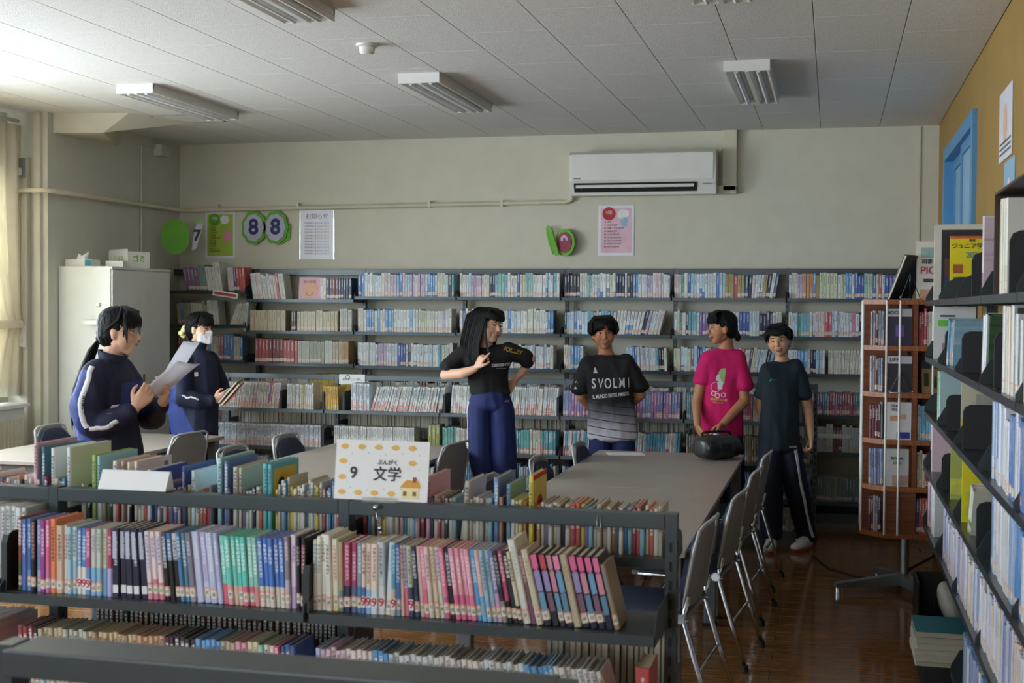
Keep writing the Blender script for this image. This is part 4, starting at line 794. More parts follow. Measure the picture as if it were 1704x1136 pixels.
# ---------------------------------------------------------------- low case in front of the wall
random.seed(57); yB = BY-.03-.26+.01
def bl(i): return BX[i]+.02, BX[i+1]-.02
def BF(z): return frame(0, yB, z, '-y')
z1, z2, z3 = .862, .567, .3
a, b = bl(0)
bulk_row(BF(z1), a-.02, a+.56, (.011, .013), (.2, .205), .15, [('#dcdcdc', '#d8a0a0')]*6+[('#5a9ad0', '#dcdcdc'), ('#d8644a', '#dcdcdc')], lean=-7); bulk_row(BF(z1), a+.62, b-.06, (.014, .018), (.19, .205), .15, ['#dadad4', '#b8b080', '#d9d9d9'])
bulk_row(BF(z1), b+.02, b+.14, (.013, .015), (.18, .185), .15, ['#d8ac1c'], lean=3)
bulk_row(BF(z2), a-.03, b, (.009, .0105), (.17, .172), .13, [('#d4dae0', '#d8a4a0'), ('#cdd8e2', '#d8a8a4')], runs_=8)
a, b = bl(1)
bulk_row(BF(z1), a+.2, a+.36, (.012, .015), (.21, .215), .15, [('#ccd8e0', '#d89a9a')], runs_=6); bulk_row(BF(z1), a+.36, b+.04, (.009, .011), (.19, .2), .15, [('#d4dcda', '#d08a88'), ('#c8d8d8', '#cf8a88'), ('#d8dcd8', '#d08a88')], lean=lambda x, n: -max(4, 17-n*.15))
bulk_row(BF(z2), a+.06, b-.18, (.014, .017), (.17, .175), .13, ['#d2d3ce', '#d8d8d2'], runs_=8); 
a, b = bl(2)
bulk_row(BF(z1), a+.06, b, (.014, .018), (.2, .215), .15, [('#d6d6cf', '#cf8a88'), ('#d0d4d4', '#cf8a88')], lean=-4, runs_=5); bulk_row(BF(z2), a-.12, a-.02, (.03, .034), (.2, .205), .15, ['#8a8a4a']); bulk_row(BF(z2), a, b, (.016, .022), (.18, .19), .14, [('#5fa8a0', '#c07070'), ('#c8c4b8', '#c07070'), '#4f98a8'])
a, b = bl(3)
bulk_row(BF(z1), a, b, (.019, .022), (.19, .2), .14, [('#8a8fc4', '#a06a9a'), ('#7a6fb4', '#c88ab0'), ('#b07ab0', '#9a6a9a'), ('#6f8fc0', '#a87aa8')], lean=-1, runs_=3); bulk_row(BF(z2), a, b, (.014, .02), (.18, .195), .14, [('#d4d0cc', '#c84a50'), ('#4fa0b8', '#c84a50'), ('#d6d2d0', '#d06a70')], lean=-4)
a, b = bl(4)
bulk_row(BF(z1), a, a+.2, (.014, .02), (.19, .2), .14, ['#8ab840', '#9ac050', '#8ab8b0', '#4f98a8', '#c8ccc8']); bulk_row(BF(z1), a+.2, b, (.014, .02), (.18, .195), .14, ['#b8a8a0', '#c0c4bc', '#a8485a', '#6a9a98', '#8ab0b8', '#c0b8b0', '#8a8a90'])
bulk_row(BF(z2), a, b, (.014, .02), (.18, .195), .14, [('#7a7a4a', '#b0504a'), ('#8a5a4a', '#b0504a'), ('#4a6a8a', '#a85a4a'), ('#9a9a7a', '#a85a4a')])
for i in range(5):
    a, b = bl(i); bulk_row(BF(z3), a, b, (.014, .022), (.17, .2), .14, [('#d4d0cc', '#c84a50'), '#c8ccd0', '#3f6fa0', '#c88a9a', '#d8d8d4', '#5a9ab8'])
    bulk_row(BF(.08), a, b, (.018, .026), (.16, .19), .14, LOWP)
    for z in (.7, .4): bulk_row(frame(0, BY+.27, z, '+y'), -b, -a, (.014, .024), (.17, .2), .14, ['#8ab0b8', '#b8b4a4', '#c8c4b8', '#6a8aa0', '#a87a80', '#c4bcae', '#3a5a6a'], stick=0)
for i, (x, z, lb) in enumerate(((BX[0]+.60, z1, 'black bookend after the white magazines on the long low case'), (BX[1]-.02+.02, z1, 'black bookend left of the yellow volumes on the long low case'), (BX[1]+.17, z1, 'black bookend right of the yellow volumes on the long low case'), (BX[2]+.04, z1, 'black bookend in the third bay of the long low case'), (BX[3]-.03+.02, z1, 'black bookend left of the violet series'), (BX[1]-.0, z2, 'black bookend on the second shelf of the long low case'))):
    bookend(frame(0, yB-.01, z, '-y'), x, .15, .16, lb)
# ---------------------------------------------------------------- revolving book case (built below) holds spines too: see RV
# ================================================================ things on the foreground case
t = thing('section_sign', 'white card sign with a 9, Japanese lettering, lemons and a little house', 'sign', (-1.214, 3.40, 1.13), rad(-1))
S = M.Translation((0, 0, 0)) @ M.Rotation(rad(-8), 4, 'X')
MB().box(-.138, -.0015, .002, .138, .0015, .168, mt=S).build('card', 'paper', t)
for tx_, sz_, px_, pz_, bd_ in (('9', .044, -.082, .075, .0009), ('文学', .042, .018, .073, .0007), ('ぶんがく', .0155, .018, .107, .0002)): b = MB(); add_text(b, tx_, sz_, S @ FACE(px_, -.0022, pz_), bold=bd_); b.build('lettering', 'ink', t)
def lemon(x, z):
    g = MB(); n = 20; g.prism([(x+cos(2*pi*i/n)*.0105*(1.25 if i in (0, 10) else 1), z+sin(2*pi*i/n)*.0075) for i in range(n)], -.0026, -.0015, 'y', mt=S); return g
for x in (-.112, -.062, -.012, .038, .088): lemon(x, .149).build('lemon_print', 'gold_ink', t)
for x in (-.115, -.066, -.018, .032): lemon(x, .022).build('lemon_print', 'gold_ink', t)
for z in (.108, .064): lemon(-.116, z).build('lemon_print', 'gold_ink', t)
lemon(.09, .108).build('lemon_print', 'gold_ink', t)
b = MB(); random.seed(3)
for q in [(-.09, .13), (-.04, .132), (.01, .13), (.06, .133), (.11, .13), (-.095, .1), (-.1, .05), (-.09, .035), (-.04, .03), (.01, .033), (.06, .035), (.11, .09)]: b.sphere(S @ V((q[0], -.0018, q[1])), (.0014, .0006, .0014), n=8, k=4)
tag(b.build('dots', 'blue_paint', t), kind='stuff')
MB().prism([(.062, .01), (.112, .01), (.112, .042), (.062, .042)], -.0026, -.0015, 'y', mt=S).build('house_wall', 'house_wall', t)
MB().prism([(.056, .04), (.118, .04), (.11, .06), (.075, .062)], -.003, -.0015, 'y', mt=S).build('house_roof', 'house_roof', t)
MB().prism([(.094, .055), (.104, .055), (.104, .07), (.094, .07)], -.0034, -.0015, 'y', mt=S).build('chimney', 'house_dark', t)
for x in (.072, .1): MB().prism([(x-.005, .018), (x+.005, .018), (x+.005, .03), (x-.005, .03)], -.0032, -.0015, 'y', mt=S).build('house_window', 'house_dark', t)
MB().box(-.05, -.012, -.002, .05, .014, .003).box(-.05, -.012, .003, .05, -.009, .012).build('acrylic_foot', 'acrylic', t)
g = MB().sphere((-.003, -.026, -.014), .008).sphere((.012, -.03, -.07), .007)
g.tube([(-.003, -.026, -.02), (.003, -.03, -.045), (.012, -.03, -.066)], .0012, 6).tube([(.012, -.03, -.076), (.004, -.03, -.095), (.02, -.03, -.096), (.013, -.03, -.076)], .0012, 6)
tag(link('clip_chain', g.mesh('clip_chain', 'chrome', True), None, (-1.214, 3.40, 1.13)), 'small shiny metal ball chain with clip hanging below the 9 sign', 'clip')
t = tag(MB().prism([(-.03, 0), (.02, 0), (.006, .052), (-.004, .052)], 0, .218, 'x').box(0, -.03, -.002, .218, .03, .001).build('folded_label', 'paper', loc=(-2.084, 3.42, 1.133)), 'long blank white folded label on the foreground rail, left bay', 'label')
t = tag(MB().tube([(-.6, 3.392, 1.12), (-.602, 3.388, 1.09), (-.596, 3.388, 1.075), (-.59, 3.388, 1.09), (-.594, 3.392, 1.12)], .0012, 6).build('paper_clip', 'alu', smooth=True), 'thin wire clip hanging on the right end of the foreground rail', 'clip')
# ================================================================ tables
def table(x0, x1, y0, y1, label):
    t = thing('reading_table', label, 'table', ((x0+x1)/2, (y0+y1)/2, 0)); w, d = (x1-x0)/2, (y1-y0)/2
    MB().box(-w, -d, .675, w, d, .70, bev=.004).build('tabletop', 'table_top', t)
    MB().box(-w+.08, -d+.06, .62, w-.08, d-.06, .675).build('apron', 'table_leg', t)
    for sx in (-1, 1):
        for sy in (-1, 1):
            l = MB().box(sx*(w-.05)-.03, sy*(d-.08)-.03, .015, sx*(w-.05)+.03, sy*(d-.08)+.03, .675, bev=.004).build('leg', 'table_leg', t)
            MB().box(sx*(w-.05)-.035, sy*(d-.08)-.035, 0, sx*(w-.05)+.035, sy*(d-.08)+.035, .015).build('foot_pad', 'rubber', l)
table(-1.54, -.56, 6.965, 8.75, 'far table of the right pair, with the black radio on it')
table(-1.54, -.56, 5.17, 6.955, 'near table of the right pair, butted against the radio table')
table(-3.42, -2.46, 6.9, 8.70, 'middle reading table between the two girls in tracksuits and the girl in black')
table(-5.38, -4.39, 7.05, 8.86, 'left reading table in front of the grey cabinet')
# ================================================================ chairs
def chair():
    t = thing('meeting_chair', 'x', 'chair', (0, 0, 0)); t['group'] = 'grey meeting chairs around the tables'
    def shell(off, m, name, x=.225, z0=.46, z1=.80, th=.012):
        g = MB(); nx, nz = 12, 8; P = []
        for side in (0, 1):
            for j in range(nz+1):
                for i in range(nx+1):
                    u = -1+2*i/nx; v = j/nz; z = z0+(z1-z0)*v; r = 1
                    if v > .72: r = math.sqrt(max(0, 1-((v-.72)/.30)**2*.55))
                    if v < .2: r = 1-.12*(1-v/.2)**2
                    top = z-(abs(u)**5)*.03*(1 if v > .8 else 0)
                    P.append((u*x*r, -.20-.055*v-.02*(1-u*u)+off+side*th, top))
        n = (nx+1)*(nz+1); F = []
        for j in range(nz):
            for i in range(nx):
                a = j*(nx+1)+i; F.append((a, a+1, a+nx+2, a+nx+1)); F.append((n+a, n+a+nx+1, n+a+nx+2, n+a+1))
        for i in range(nx): F.append((i, n+i, n+i+1, i+1)); a = nz*(nx+1)+i; F.append((a, a+1, n+a+1, n+a))
        for j in range(nz): a = j*(nx+1); F.append((a, a+nx+1, n+a+nx+1, n+a)); a += nx; F.append((a, n+a, n+a+nx+1, a+nx+1))
        g.add(P, F); return g.build(name, m, t, smooth=True, sharp=50)
    bk = shell(0, 'chair_shell', 'backrest'); 
    shell(.012, 'chair_fabric', 'back_cushion', x=.205, z0=.5, z1=.775, th=.02)
    g = MB().tube([(-.226, -.2, .47), (-.226, -.24, .70), (-.205, -.258, .78), (-.15, -.27, .797), (0, -.28, .80), (.15, -.27, .797), (.205, -.258, .78), (.226, -.24, .70), (.226, -.2, .47)], .0075, 8)
    g.build('backrest_rim', 'chair_rim', t, smooth=True)
    MB().box(-.215, -.2, .405, .215, .22, .425, bev=.008).build('seat_pan', 'chair_shell', t)
    MB().box(-.21, -.19, .425, .21, .215, .452, bev=.011).build('seat', 'chair_fabric', t, smooth=True, sharp=40)
    for s in (-1, 1):
        l = MB().tube([(s*.232, .02, .43), (s*.236, .1, .3), (s*.24, .21, .02)], .0105, 8).build('leg', 'chrome', t, smooth=True); MB().tube([(s*.24, .213, 0), (s*.24, .211, .03)], .016, 10).build('foot', 'rubber', l)
        l = MB().tube([(s*.232, -.22, .52), (s*.234, -.2, .43), (s*.238, -.27, .2), (s*.24, -.33, .02)], .0105, 8).build('leg', 'chrome', t, smooth=True); MB().tube([(s*.24, -.332, 0), (s*.24, -.328, .03)], .016, 10).build('foot', 'rubber', l)
        MB().tube([(s*.222, -.19, .43), (s*.25, -.19, .43)], .02, 12).build('hinge_cap', 'chrome', t, smooth=True, sharp=40)
        MB().tube([(s*.232, -.22, .42), (s*.232, .18, .415)], .0105, 8).build('side_rail', 'chrome', t, smooth=True)
    MB().tube([(-.238, -.262, .22), (.238, -.262, .22)], .008, 8).build('stretcher', 'chrome', t, smooth=True)
    return t
ch0 = chair()
CH = [(-.745, 5.43, 85, 'grey chair on the aisle side of the right table, nearest the camera'), (-.675, 6.3, 84, 'second grey chair from the camera on the aisle side of the right table'),
 (-.65, 7.2, 85, 'third grey chair from the camera on the aisle side of the right table'), (-.635, 8.02, 86, 'farthest aisle-side chair, beside the girl in dark tracksuit bottoms'),
 (-1.40, 7.36, -90, 'blue-cushioned chair on the left side of the right table, middle one'), (-1.32, 8.2, -90, 'blue-cushioned chair on the left side of the right table, nearest the boy-cut girl'), (-1.45, 6.47, -88, 'chair whose back peeps over the pink picture books behind the foreground case'),
 (-3.33, 7.35, -90, 'blue-backed chair at the middle table, nearer of the left pair'), (-3.33, 8.15, -90, 'blue-backed chair at the middle table, farther of the left pair'),
 (-2.60, 8.05, 82, 'brown-grey chair back right of the middle table, beside the girl in black'),
 (-5.22, 8.3, -86, 'blue-backed chair at the far left behind the front picture books'), (-4.52, 8.12, 84, 'brown-grey chair back between the two girls in tracksuits')]
for i, (x, y, a, lb) in enumerate(CH):
    c = ch0 if i == 0 else copy_thing(ch0, lb); c['label'] = lb; c.location = (x, y, 0); c.rotation_euler = (0, 0, rad(a))
# ================================================================ radio and paper on the right table
t = thing('portable_radio', 'rounded dark grey portable CD radio on the far right table', 'radio', (-.715, 8.44, .70), rad(42))
g = MB(); n = 20
def sup(a, rx, rz, e=.7): c, s = cos(a), sin(a); return (math.copysign(abs(c)**e, c)*rx, math.copysign(abs(s)**e, s)*rz)
secs = [(-.15, .45), (-.145, .68), (-.125, .88), (-.07, .99), (0, 1), (.07, .99), (.125, .88), (.145, .68), (.15, .45)]; vs = []
for x, k in secs:
    for i in range(n): q = sup(2*pi*i/n, .1*k, .078*k); vs.append((x, q[0], .082+q[1]))
fs = [(i*n+j, i*n+(j+1) % n, (i+1)*n+(j+1) % n, (i+1)*n+j) for i in range(len(secs)-1) for j in range(n)]+[tuple(range(n))[::-1], tuple((len(secs)-1)*n+j for j in range(n))]
g.add(vs, fs).build('body', 'radio_dark', t, smooth=True, sharp=50)
for s in (-1, 1): MB().sphere((s*.088, -.085, .078), (.05, .022, .05), n=20).build('speaker_grille', 'black_plastic', t, smooth=True)
MB().box(-.035, -.102, .06, .035, -.085, .11, bev=.006).build('display', 'slot_black', t)
g = MB().tube([(-.12, .01, .13), (-.11, .012, .17), (-.08, .013, .178), (.08, .013, .178), (.11, .012, .17), (.12, .01, .13)], .009, 8); g.build('handle', 'black_plastic', t, smooth=True)
MB().lathe([(0, .168), (.03, .168), (.03, .158), (0, .158)]).build('dial', 'alu', t)
t = tag(MB().box(-.12, -.085, 0, .12, .085, .001).box(-.11, -.07, .001, .125, .09, .002).build('paper_sheet', 'paper', loc=(-1.33, 8.55, .7), rot=(0, 0, .3)), 'loose white papers on the right table near its far end', 'paper')
# ================================================================ cabinet and what stands on it
t = thing('storage_cabinet', 'tall pale grey steel storage cabinet in the left corner', 'cabinet', (-5.35, 8.88, 0))
MB().box(-.445, 0, .05, 0, .9, 1.965, bev=.004).build('body', 'cabinet_grey', t)
MB().box(-.43, .015, 0, -.015, .885, .05).build('plinth', 'steel_mid', t)
for k in (0, 1):
    d = MB().box(0, .01+k*.44, .07, .014, .45+k*.44, 1.94, bev=.003).build('door', 'cabinet_grey', t)
    MB().box(.012, .40+k*.06, 1.0, .018, .425+k*.06, 1.12, bev=.002).build('handle', 'wood_edge', d)
MB().box(.0005, .0, 1.945, .016, .9, 1.963).build('head_strip', 'cabinet_grey', t)
tag(MB().box(-5.53, 8.79, 1.52, -5.37, 8.878, 1.535).box(-5.53, 8.79, 1.535, -5.37, 8.795, 1.55).build('magnet_tray', 'white_plastic'), 'white magnetic tray on the near side of the grey cabinet', 'tray')
tag(MB().box(-5.525, 8.80, 1.5355, -5.38, 8.87, 1.556, bev=.003).build('cloth_pad', 'lilac_grey'), 'pale lilac cloth lying in the magnetic tray', 'cloth')
tag(MB().box(-5.465, 8.862, 1.655, -5.435, 8.88, 1.685, bev=.004).build('magnet', 'white_plastic'), 'small white magnet on the near side of the cabinet', 'magnet')
tag(MB().box(-5.345, 9.03, 1.57, -5.335, 9.18, 1.66).build('memo_note', 'paper'), 'white memo slip stuck on the cabinet door above the first girl', 'note')
def tissue(x, y, w, d, h, lb, col_, rz=0):
    t = thing('tissue_box', lb, 'tissue box', (x, y, 1.965), rz)
    MB().box(-w/2, -d/2, 0, w/2, d/2, h, bev=.002).build('carton', 'white_plastic', t)
    MB().box(w/2-.06, -d/2-.0008, .004, w/2-.001, -d/2+.001, h-.004).build('printed_panel', col_, t)
    return t
t = tissue(-5.66, 9.0, .23, .12, .055, 'open tissue box with a teal end and tissue pulled up, on the cabinet', 'teal_card')
g = MB(); random.seed(2)
for k in range(5): g.prism([(-.05+k*.01, 0), (.03, .0), (.02+k*.006, .045+k*.006), (-.01, .03), (-.03, .05)], -.01+k*.006, -.008+k*.006, 'y')
g.build('tissue', 'mask_white', t, loc=(0, 0, .05))
tissue(-5.47, 9.17, .14, .1, .05, 'plain white carton beside the open tissue box on the cabinet', 'white_metal', .2)
t = thing('cardboard_box', 'white box with green lettering standing open on the cabinet', 'box', (-5.50, 9.42, 1.965), rad(-28))
MB().box(-.15, -.1, 0, .13, .1, .13, bev=.002).prism([(-.15, .13), (.13, .13), (.13, .15), (-.13, .15)], -.1, -.097, 'y').build('carton', 'white_plastic', t)
b = MB(); add_text(b, 'くばる', .05, FACE(0, -.101, .07), bold=.001); b.build('lettering', 'print_green', t)
b = MB(); add_text(b, 'ゴミ', .06, M.Translation((.131, 0, .07)) @ M.Rotation(pi/2, 4, 'Z') @ M.Rotation(pi/2, 4, 'X'), bold=.001); b.build('lettering', 'green', t)
# small tags on the case edges
t = tag(MB().box(-.12, -.003, 0, .12, .003, .05).box(-.105, -.004, .012, .105, -.003, .036, m=1).build('shelf_tag', ['paper', 'red_card'], loc=(-5.15, 10.40, 1.745), rot=(0, rad(8), 0)), 'tilted white and red shelf tag at the top left of the wall case', 'tag')
t = thing('shelf_sign', 'small white sign clipped to the rail of the long low case', 'sign', (-3.71, 9.72, 1.05))
MB().box(-.11, -.003, 0, .11, .003, .08).build('card', 'paper', t); b = MB(); add_text(b, 'あたらしい ほん', .022, FACE(0, -.0035, .04)); b.build('lettering', 'ink', t)
MB().lathe([(.014, -.001), (.018, -.001), (.018, .001), (.014, .001)]).build('ring_print', 'ink', t, loc=(-.035, -.004, .055), rot=(pi/2, 0, 0))
t = thing('picture_book', 'peach picture book shown cover-out on the top shelf of the wall case', 'book', (-4.40, 10.50, 1.7305), 0)
BB = BookBag(); BB.add(M.Identity(4), .19, .19, .012, '#dfae9e', stick=0); t2 = MB().box(-.1, -.008, 0, .1, .006, .19, mt=M.Rotation(rad(-6), 4, 'X')).build('cover', 'pale_pink', t)
MB().prism([(cos(2*pi*i/24)*.075, .085+sin(2*pi*i/24)*.07) for i in range(24)], -.0105, -.008, 'y', mt=M.Rotation(rad(-6), 4, 'X')).build('round_print', 'skin_fair', t)
b = MB(); add_text(b, 'だいじな', .03, M.Rotation(rad(-6), 4, 'X') @ FACE(0, -.012, .15)); add_text(b, '◡', .09, M.Rotation(rad(-6), 4, 'X') @ FACE(0, -.012, .06)); b.build('lettering', 'print_red', t)
# ================================================================ revolving wooden book case
RX, RY, RW, CHF = .43, 8.0, .26, .13
rv = thing('revolving_bookcase', 'tall wooden revolving bookcase on a metal star base', 'bookcase', (RX, RY, 0))
octo = [(-RW, -RW+CHF), (-RW+CHF, -RW), (RW-CHF, -RW), (RW, -RW+CHF), (RW, RW-CHF), (RW-CHF, RW), (-RW+CHF, RW), (-RW, RW-CHF)]
RZ = [.385, .655, .925, 1.195, 1.465, 1.73]
for z in RZ:
    MB().prism(octo, z-.028, z, 'z').build('shelf_board', 'wood_edge', rv)
for i in range(5):
    z0, z1 = RZ[i], RZ[i+1]-.028
    for k in range(4):
        R = M.Rotation(k*pi/2, 4, 'Z')
        MB().box(.02, -RW+.012, z0, .045, .0, z1, mt=R).build('divider', 'wood', rv)
        if i == 0: MB().box(-.13, -RW+.012, z0, .02, -RW+.03, z1, mt=R).build('front_panel', 'wood', rv)
for (x, y) in octo+[(-.055, -RW-.0), (RW, -.055), (.055, RW), (-RW, .055)]:
    MB().tube([(x*.985, y*.985, RZ[0]-.01), (x*.985, y*.985, RZ[5]-.005)], .0065, 10).build('chrome_rod', 'white_metal', rv, smooth=True, sharp=40)
MB().tube([(0, 0, .04), (0, 0, .36)], .026, 16).build('column', 'alu', rv, smooth=True, sharp=40)
for k in range(4):
    a = k*pi/2+rad(20); R = M.Rotation(a, 4, 'Z')
    l = MB().prism([(.0, .04), (.42, .035), (.42, .06), (.03, .11), (0, .11)], -.028, .028, 'y', mt=R).build('base_leg', 'alu', rv)
    MB().tube([R @ V((.40, 0, 0)), R @ V((.40, 0, .037))], .024, 14).build('caster_foot', 'chrome', l, smooth=True, sharp=40)
def cover(name, x, y, z, w, h, d, col_, label, cat='magazine', rz=0, lean=0, bands=(), texts=()):
    t = thing(name, label, cat, (x, y, z), rz); L = M.Rotation(rad(lean), 4, 'X')
    cm = MT.get('cv'+col_) or mat('cover_'+col_.strip('#'), col_, .4, var=.05); MT['cv'+col_] = cm
    MB().box(0, 0, 0, w, .0012, h, mt=L).box(0, .0012, 0, .0012, d, h, mt=L).box(0, d, 0, w, d+.0012, h, mt=L).build('cover', cm, t)
    MB().box(.0012, .0012, .002, w-.002, d, h-.002, mt=L).build('pages', 'page', t)
    for i, (a0, b0, a1, b1, cc) in enumerate(bands):
        cm = MT.get('cv'+cc) or mat('cover_'+cc.strip('#'), cc, .4, var=.1, scale=20); MT['cv'+cc] = cm
        MB().box(a0*w, -.0008-.0003*i, b0*h, a1*w, 0, b1*h, mt=L).build('cover_print', cm, t)
    for (s_, a0, b0, sz, mm) in texts:
        b = MB(); add_text(b, s_, sz, L @ FACE(a0*w, -.0032, b0*h), bold=.0003); b.build('lettering', mm, t)
    return t
ry = RY-RW+.03
cover('magazine', RX-.125, ry, 1.465, .135, .215, .008, '#2a2440', 'dark magazine with a violet flower, top tier of the revolving bookcase', bands=((0, .78, 1, .98, '#c4c4cc'), (.35, .25, .7, .55, '#6a4fa8')), texts=(('BOOK', .3, .88, .03, 'ink'),))
cover('magazine', RX-.125, ry, 1.195, .14, .215, .008, '#241c2c', 'dark magazine with a white heading behind a wire stand', bands=((0, .78, 1, .98, '#cfcfd4'),), texts=(('LIFE', .3, .88, .03, 'ink'),))
cover('magazine', RX-.13, ry, .925, .145, .215, .008, '#dcdcdc', 'white magazine with orange flowers and a blue bowl', bands=((.2, .5, .5, .64, '#d89a6a'), (.45, .03, .95, .2, '#2f35a0'), (.55, .55, .8, .68, '#e0b898')), texts=(('TRA', .35, .9, .022, 'ink'), ('VEL', .35, .8, .022, 'ink')))
cover('magazine', RX-.125, ry, .655, .13, .215, .02, '#c8c6c6', 'grey-white magazine in the fourth tier with brown print at its foot', bands=((.3, .02, 1, .3, '#b89a88'),), texts=(('BOOK', .5, .75, .024, 'ink'), ('LIFE', .5, .63, .024, 'ink')))
cover('picture_book', RX+.075, ry+.03, 1.195, .11, .19, .02, '#a8906a', 'tan book with a dark figure leaning in the revolving bookcase', 'book', rz=.2, lean=-8, bands=((0, .74, 1, 1, '#3a4a5a'), (.1, .2, .35, .6, '#3a4a32'), (.55, .15, .75, .5, '#4a4a3a')))
def easel(x, y, z, label, h=.13, w=.06):
    g = MB()
    for s in (-1, 1): g.tube([(0, .03, z+h), (s*w, -.01, z+.004), (s*w*1.05, -.05, z+.004), (s*w*1.05, -.055, z+.02)], .0025, 6)
    g.tube([(0, .03, z+h), (0, .09, z+.004)], .0025, 6).tube([(-w, -.01, z+.004), (w, -.01, z+.004)], .0025, 6)
    g.v = [(v[0]+x, v[1]+y, v[2]) for v in g.v]; return tag(g.build('wire_stand', 'chrome', smooth=True), label, 'book stand')
easel(RX-.05, RY-RW-.02, 1.195, 'white wire book stand inside the third tier of the revolving bookcase')
random.seed(71)
RVP = {0: ['#c03a2a', '#c8c0b8', '#3a4a7a', '#b83028', '#c43a30'], 1: ['#c4b494', '#b8a888', '#d4ccb8', '#a83a3a'], 2: ['#a8ccd8', '#6aa8c8', '#c8d4d0', '#5a98b8', '#b84a3a'], 3: ['#7a2a3a'], 4: ['#8a2038', '#2a2430', '#c8c0b8', '#3a3038', '#a83048']}
for i in range(5):
    z = RZ[i]
    if i != 3: bulk_row(frame(0, RY-RW+.02, z, '-y'), RX+.048, RX+.19, (.011, .018), (.19, .215), .13, RVP[i])
    bulk_row(frame(0, RY-RW+.07, z, '-y'), RX-RW+.045, RX-.133, (.012, .018), (.19, .21), .06, ['#2a3558', '#8a9ac0', '#c4c0c8', '#6a2a3a', '#9aa8b8'])
    bulk_row(frame(RX-RW+.02, 0, z, '-x'), -(RY+.15), -(RY-.0), (.012, .018), (.19, .21), .13, ['#2a3558', '#8a9ac0', '#c4c0c8', '#6a2a3a', '#9aa8b8'])
    bulk_row(frame(RX+.0, RY+RW-.02, z, '+y'), -.0+.05-RX+RX-0+.0, .19, (.012, .02), (.19, .21), .13, LOWP)
# on top of the revolving case
t = thing('tilted_book', 'large black-covered book leaning on a wire stand on the revolving bookcase', 'book', (RX-.05, RY-.12, 1.73), rad(-35))
TL = M.Rotation(rad(24), 4, 'Y'); MB().box(-.015, -.11, 0, -.004, .11, .27, mt=TL).build('pages', 'page', t); MB().box(-.019, -.113, -.001, -.015, .113, .273, mt=TL).box(-.004, -.113, -.001, 0, .113, .273, mt=TL).build('cover', 'black_plastic', t)
easel(RX-.0, RY-.22, 1.73, 'chrome wire stand on top of the revolving bookcase', h=.16, w=.055)
# ================================================================ what the right-hand case holds
Zt = CZ; mk('rack_brown', '#3a2a26', .5)
cover('magazine', .465, 7.82, 1.73, .19, .335, .02, '#e0ddd8', 'white book with red lettering PIC standing on the revolving bookcase', 'book', bands=((.12, .72, .62, .9, '#9fc0b8'), (.1, .02, .6, .18, '#d8a88a'), (.2, .3, .6, .36, '#4a4448')), texts=(('PIC', .33, .5, .06, 'print_red'), ('図書', .3, .65, .03, 'ink')))
cover('picture_book', .517, 7.2, Zt[0], .255, .40, .03, '#d8d4cc', 'big white-bordered dark picture book on top of the right case', 'book', bands=((.14, .06, .98, .93, '#22222c'), (.2, .3, .6, .55, '#5a3a3a'), (.2, .1, .55, .3, '#30406a')))
cover('magazine', .567, 6.85, Zt[0], .19, .32, .012, '#ecd818', 'bright yellow study almanac reading 2024 on top of the right case', bands=((0, .96, 1, 1, '#d8702a'), (.08, .42, .32, .56, '#b0602a'), (.08, .22, .32, .36, '#6a7a6a')), texts=(('ジュニア学習', .5, .84, .03, 'ink'), ('2024', .6, .70, .04, 'print_teal'), ('毎日', .55, .93, .016, 'ink')))
FRX = lambda z: frame(.515, 0, z, '-x')
def be(x, z, h=.16, lb=''): return bookend(FRX(z), x, h, .17, lb)
be(-5.25, Zt[0], .17, 'black bookend in front of the yellow almanac on the right case')
random.seed(91)
def crow(z, y0, L, where, lean=0, hr=(.19, .24), tr=(.014, .026), d=.18):
    x = -y0; n = 0
    for c1, c2, w_ in L:
        t_ = random.uniform(*tr); h = random.uniform(*hr); a = rad(lean)
        single_book(lean_mat(FRX(z), x, t_, a, random.uniform(0, .02)), t_, h, d*random.uniform(.9, 1.1), '%s book, %s %s' % (w_, ordw(n+1), where), 'books in the right-hand case', c1=c1, c2=c2, split=random.choice([0, .3])); x += t_/cos(a)+.001; n += 1
BLU = [('#d6dce4','#5a8ac8','white and blue'), ('#9ab4d8','#d0d8e4','pale blue'), ('#d8dade','#9ab0d0','white'), ('#cdd2dc','#6a6aa8','white and violet'), ('#2f6fb8','#d8dce4','strong blue'), ('#dcdcd8','#b0b0c8','cream white')]
crow(Zt[0], 4.98, [('#3f4a80', '#8a8fb8', 'dark blue-grey'), ('#b8c4dc', '#5a6a9a', 'pale blue'), ('#c8b4c0', '#8a5a6a', 'pinkish white')], 'before the brown frame on top of the right case', hr=(.27, .29), tr=(.022, .03))
t = thing('book_rack', 'dark brown wooden rack frame around the files on top of the right case', 'rack', (.515, 4.56, Zt[0]))
MB().box(0, -.01, 0, .2, .0, .335).build('side_panel', 'rack_brown', t); MB().box(0, -.75, .327, .2, -.01, .335).build('top_bar', 'rack_brown', t); MB().box(.19, -.75, 0, .2, -.01, .327).build('back_panel', 'rack_brown', t)
crow(Zt[0], 4.535, [('#c9a868', '#c0a060', 'ochre file'), ('#cdbb96', '#c8b48e', 'cream file'), ('#d8cfb8', '#d0c8b0', 'ivory file'), ('#c8b088', '#c0a880', 'buff file'), ('#dcd8d0', '#a8c0d4', 'white file'), ('#d0c8b4', '#c8c0ac', 'pale file'), ('#e0dcd0', '#c8c0ac', 'off-white file')], 'inside the brown rack at the near end', hr=(.285, .31), tr=(.024, .036), d=.17)
be(-4.16, Zt[0]+0, .19, 'large black bookend at the near end of the right case, top shelf')
cover('magazine', .52, 7.2, Zt[1], .21, .275, .012, '#dce0e0', 'grey-white magazine with a green band, second shelf of the right case', bands=((.1, .62, .95, .74, '#6ad04a'), (.15, .8, .5, .84, '#5a5a5a'), (.2, .1, .6, .3, '#a88a98')))
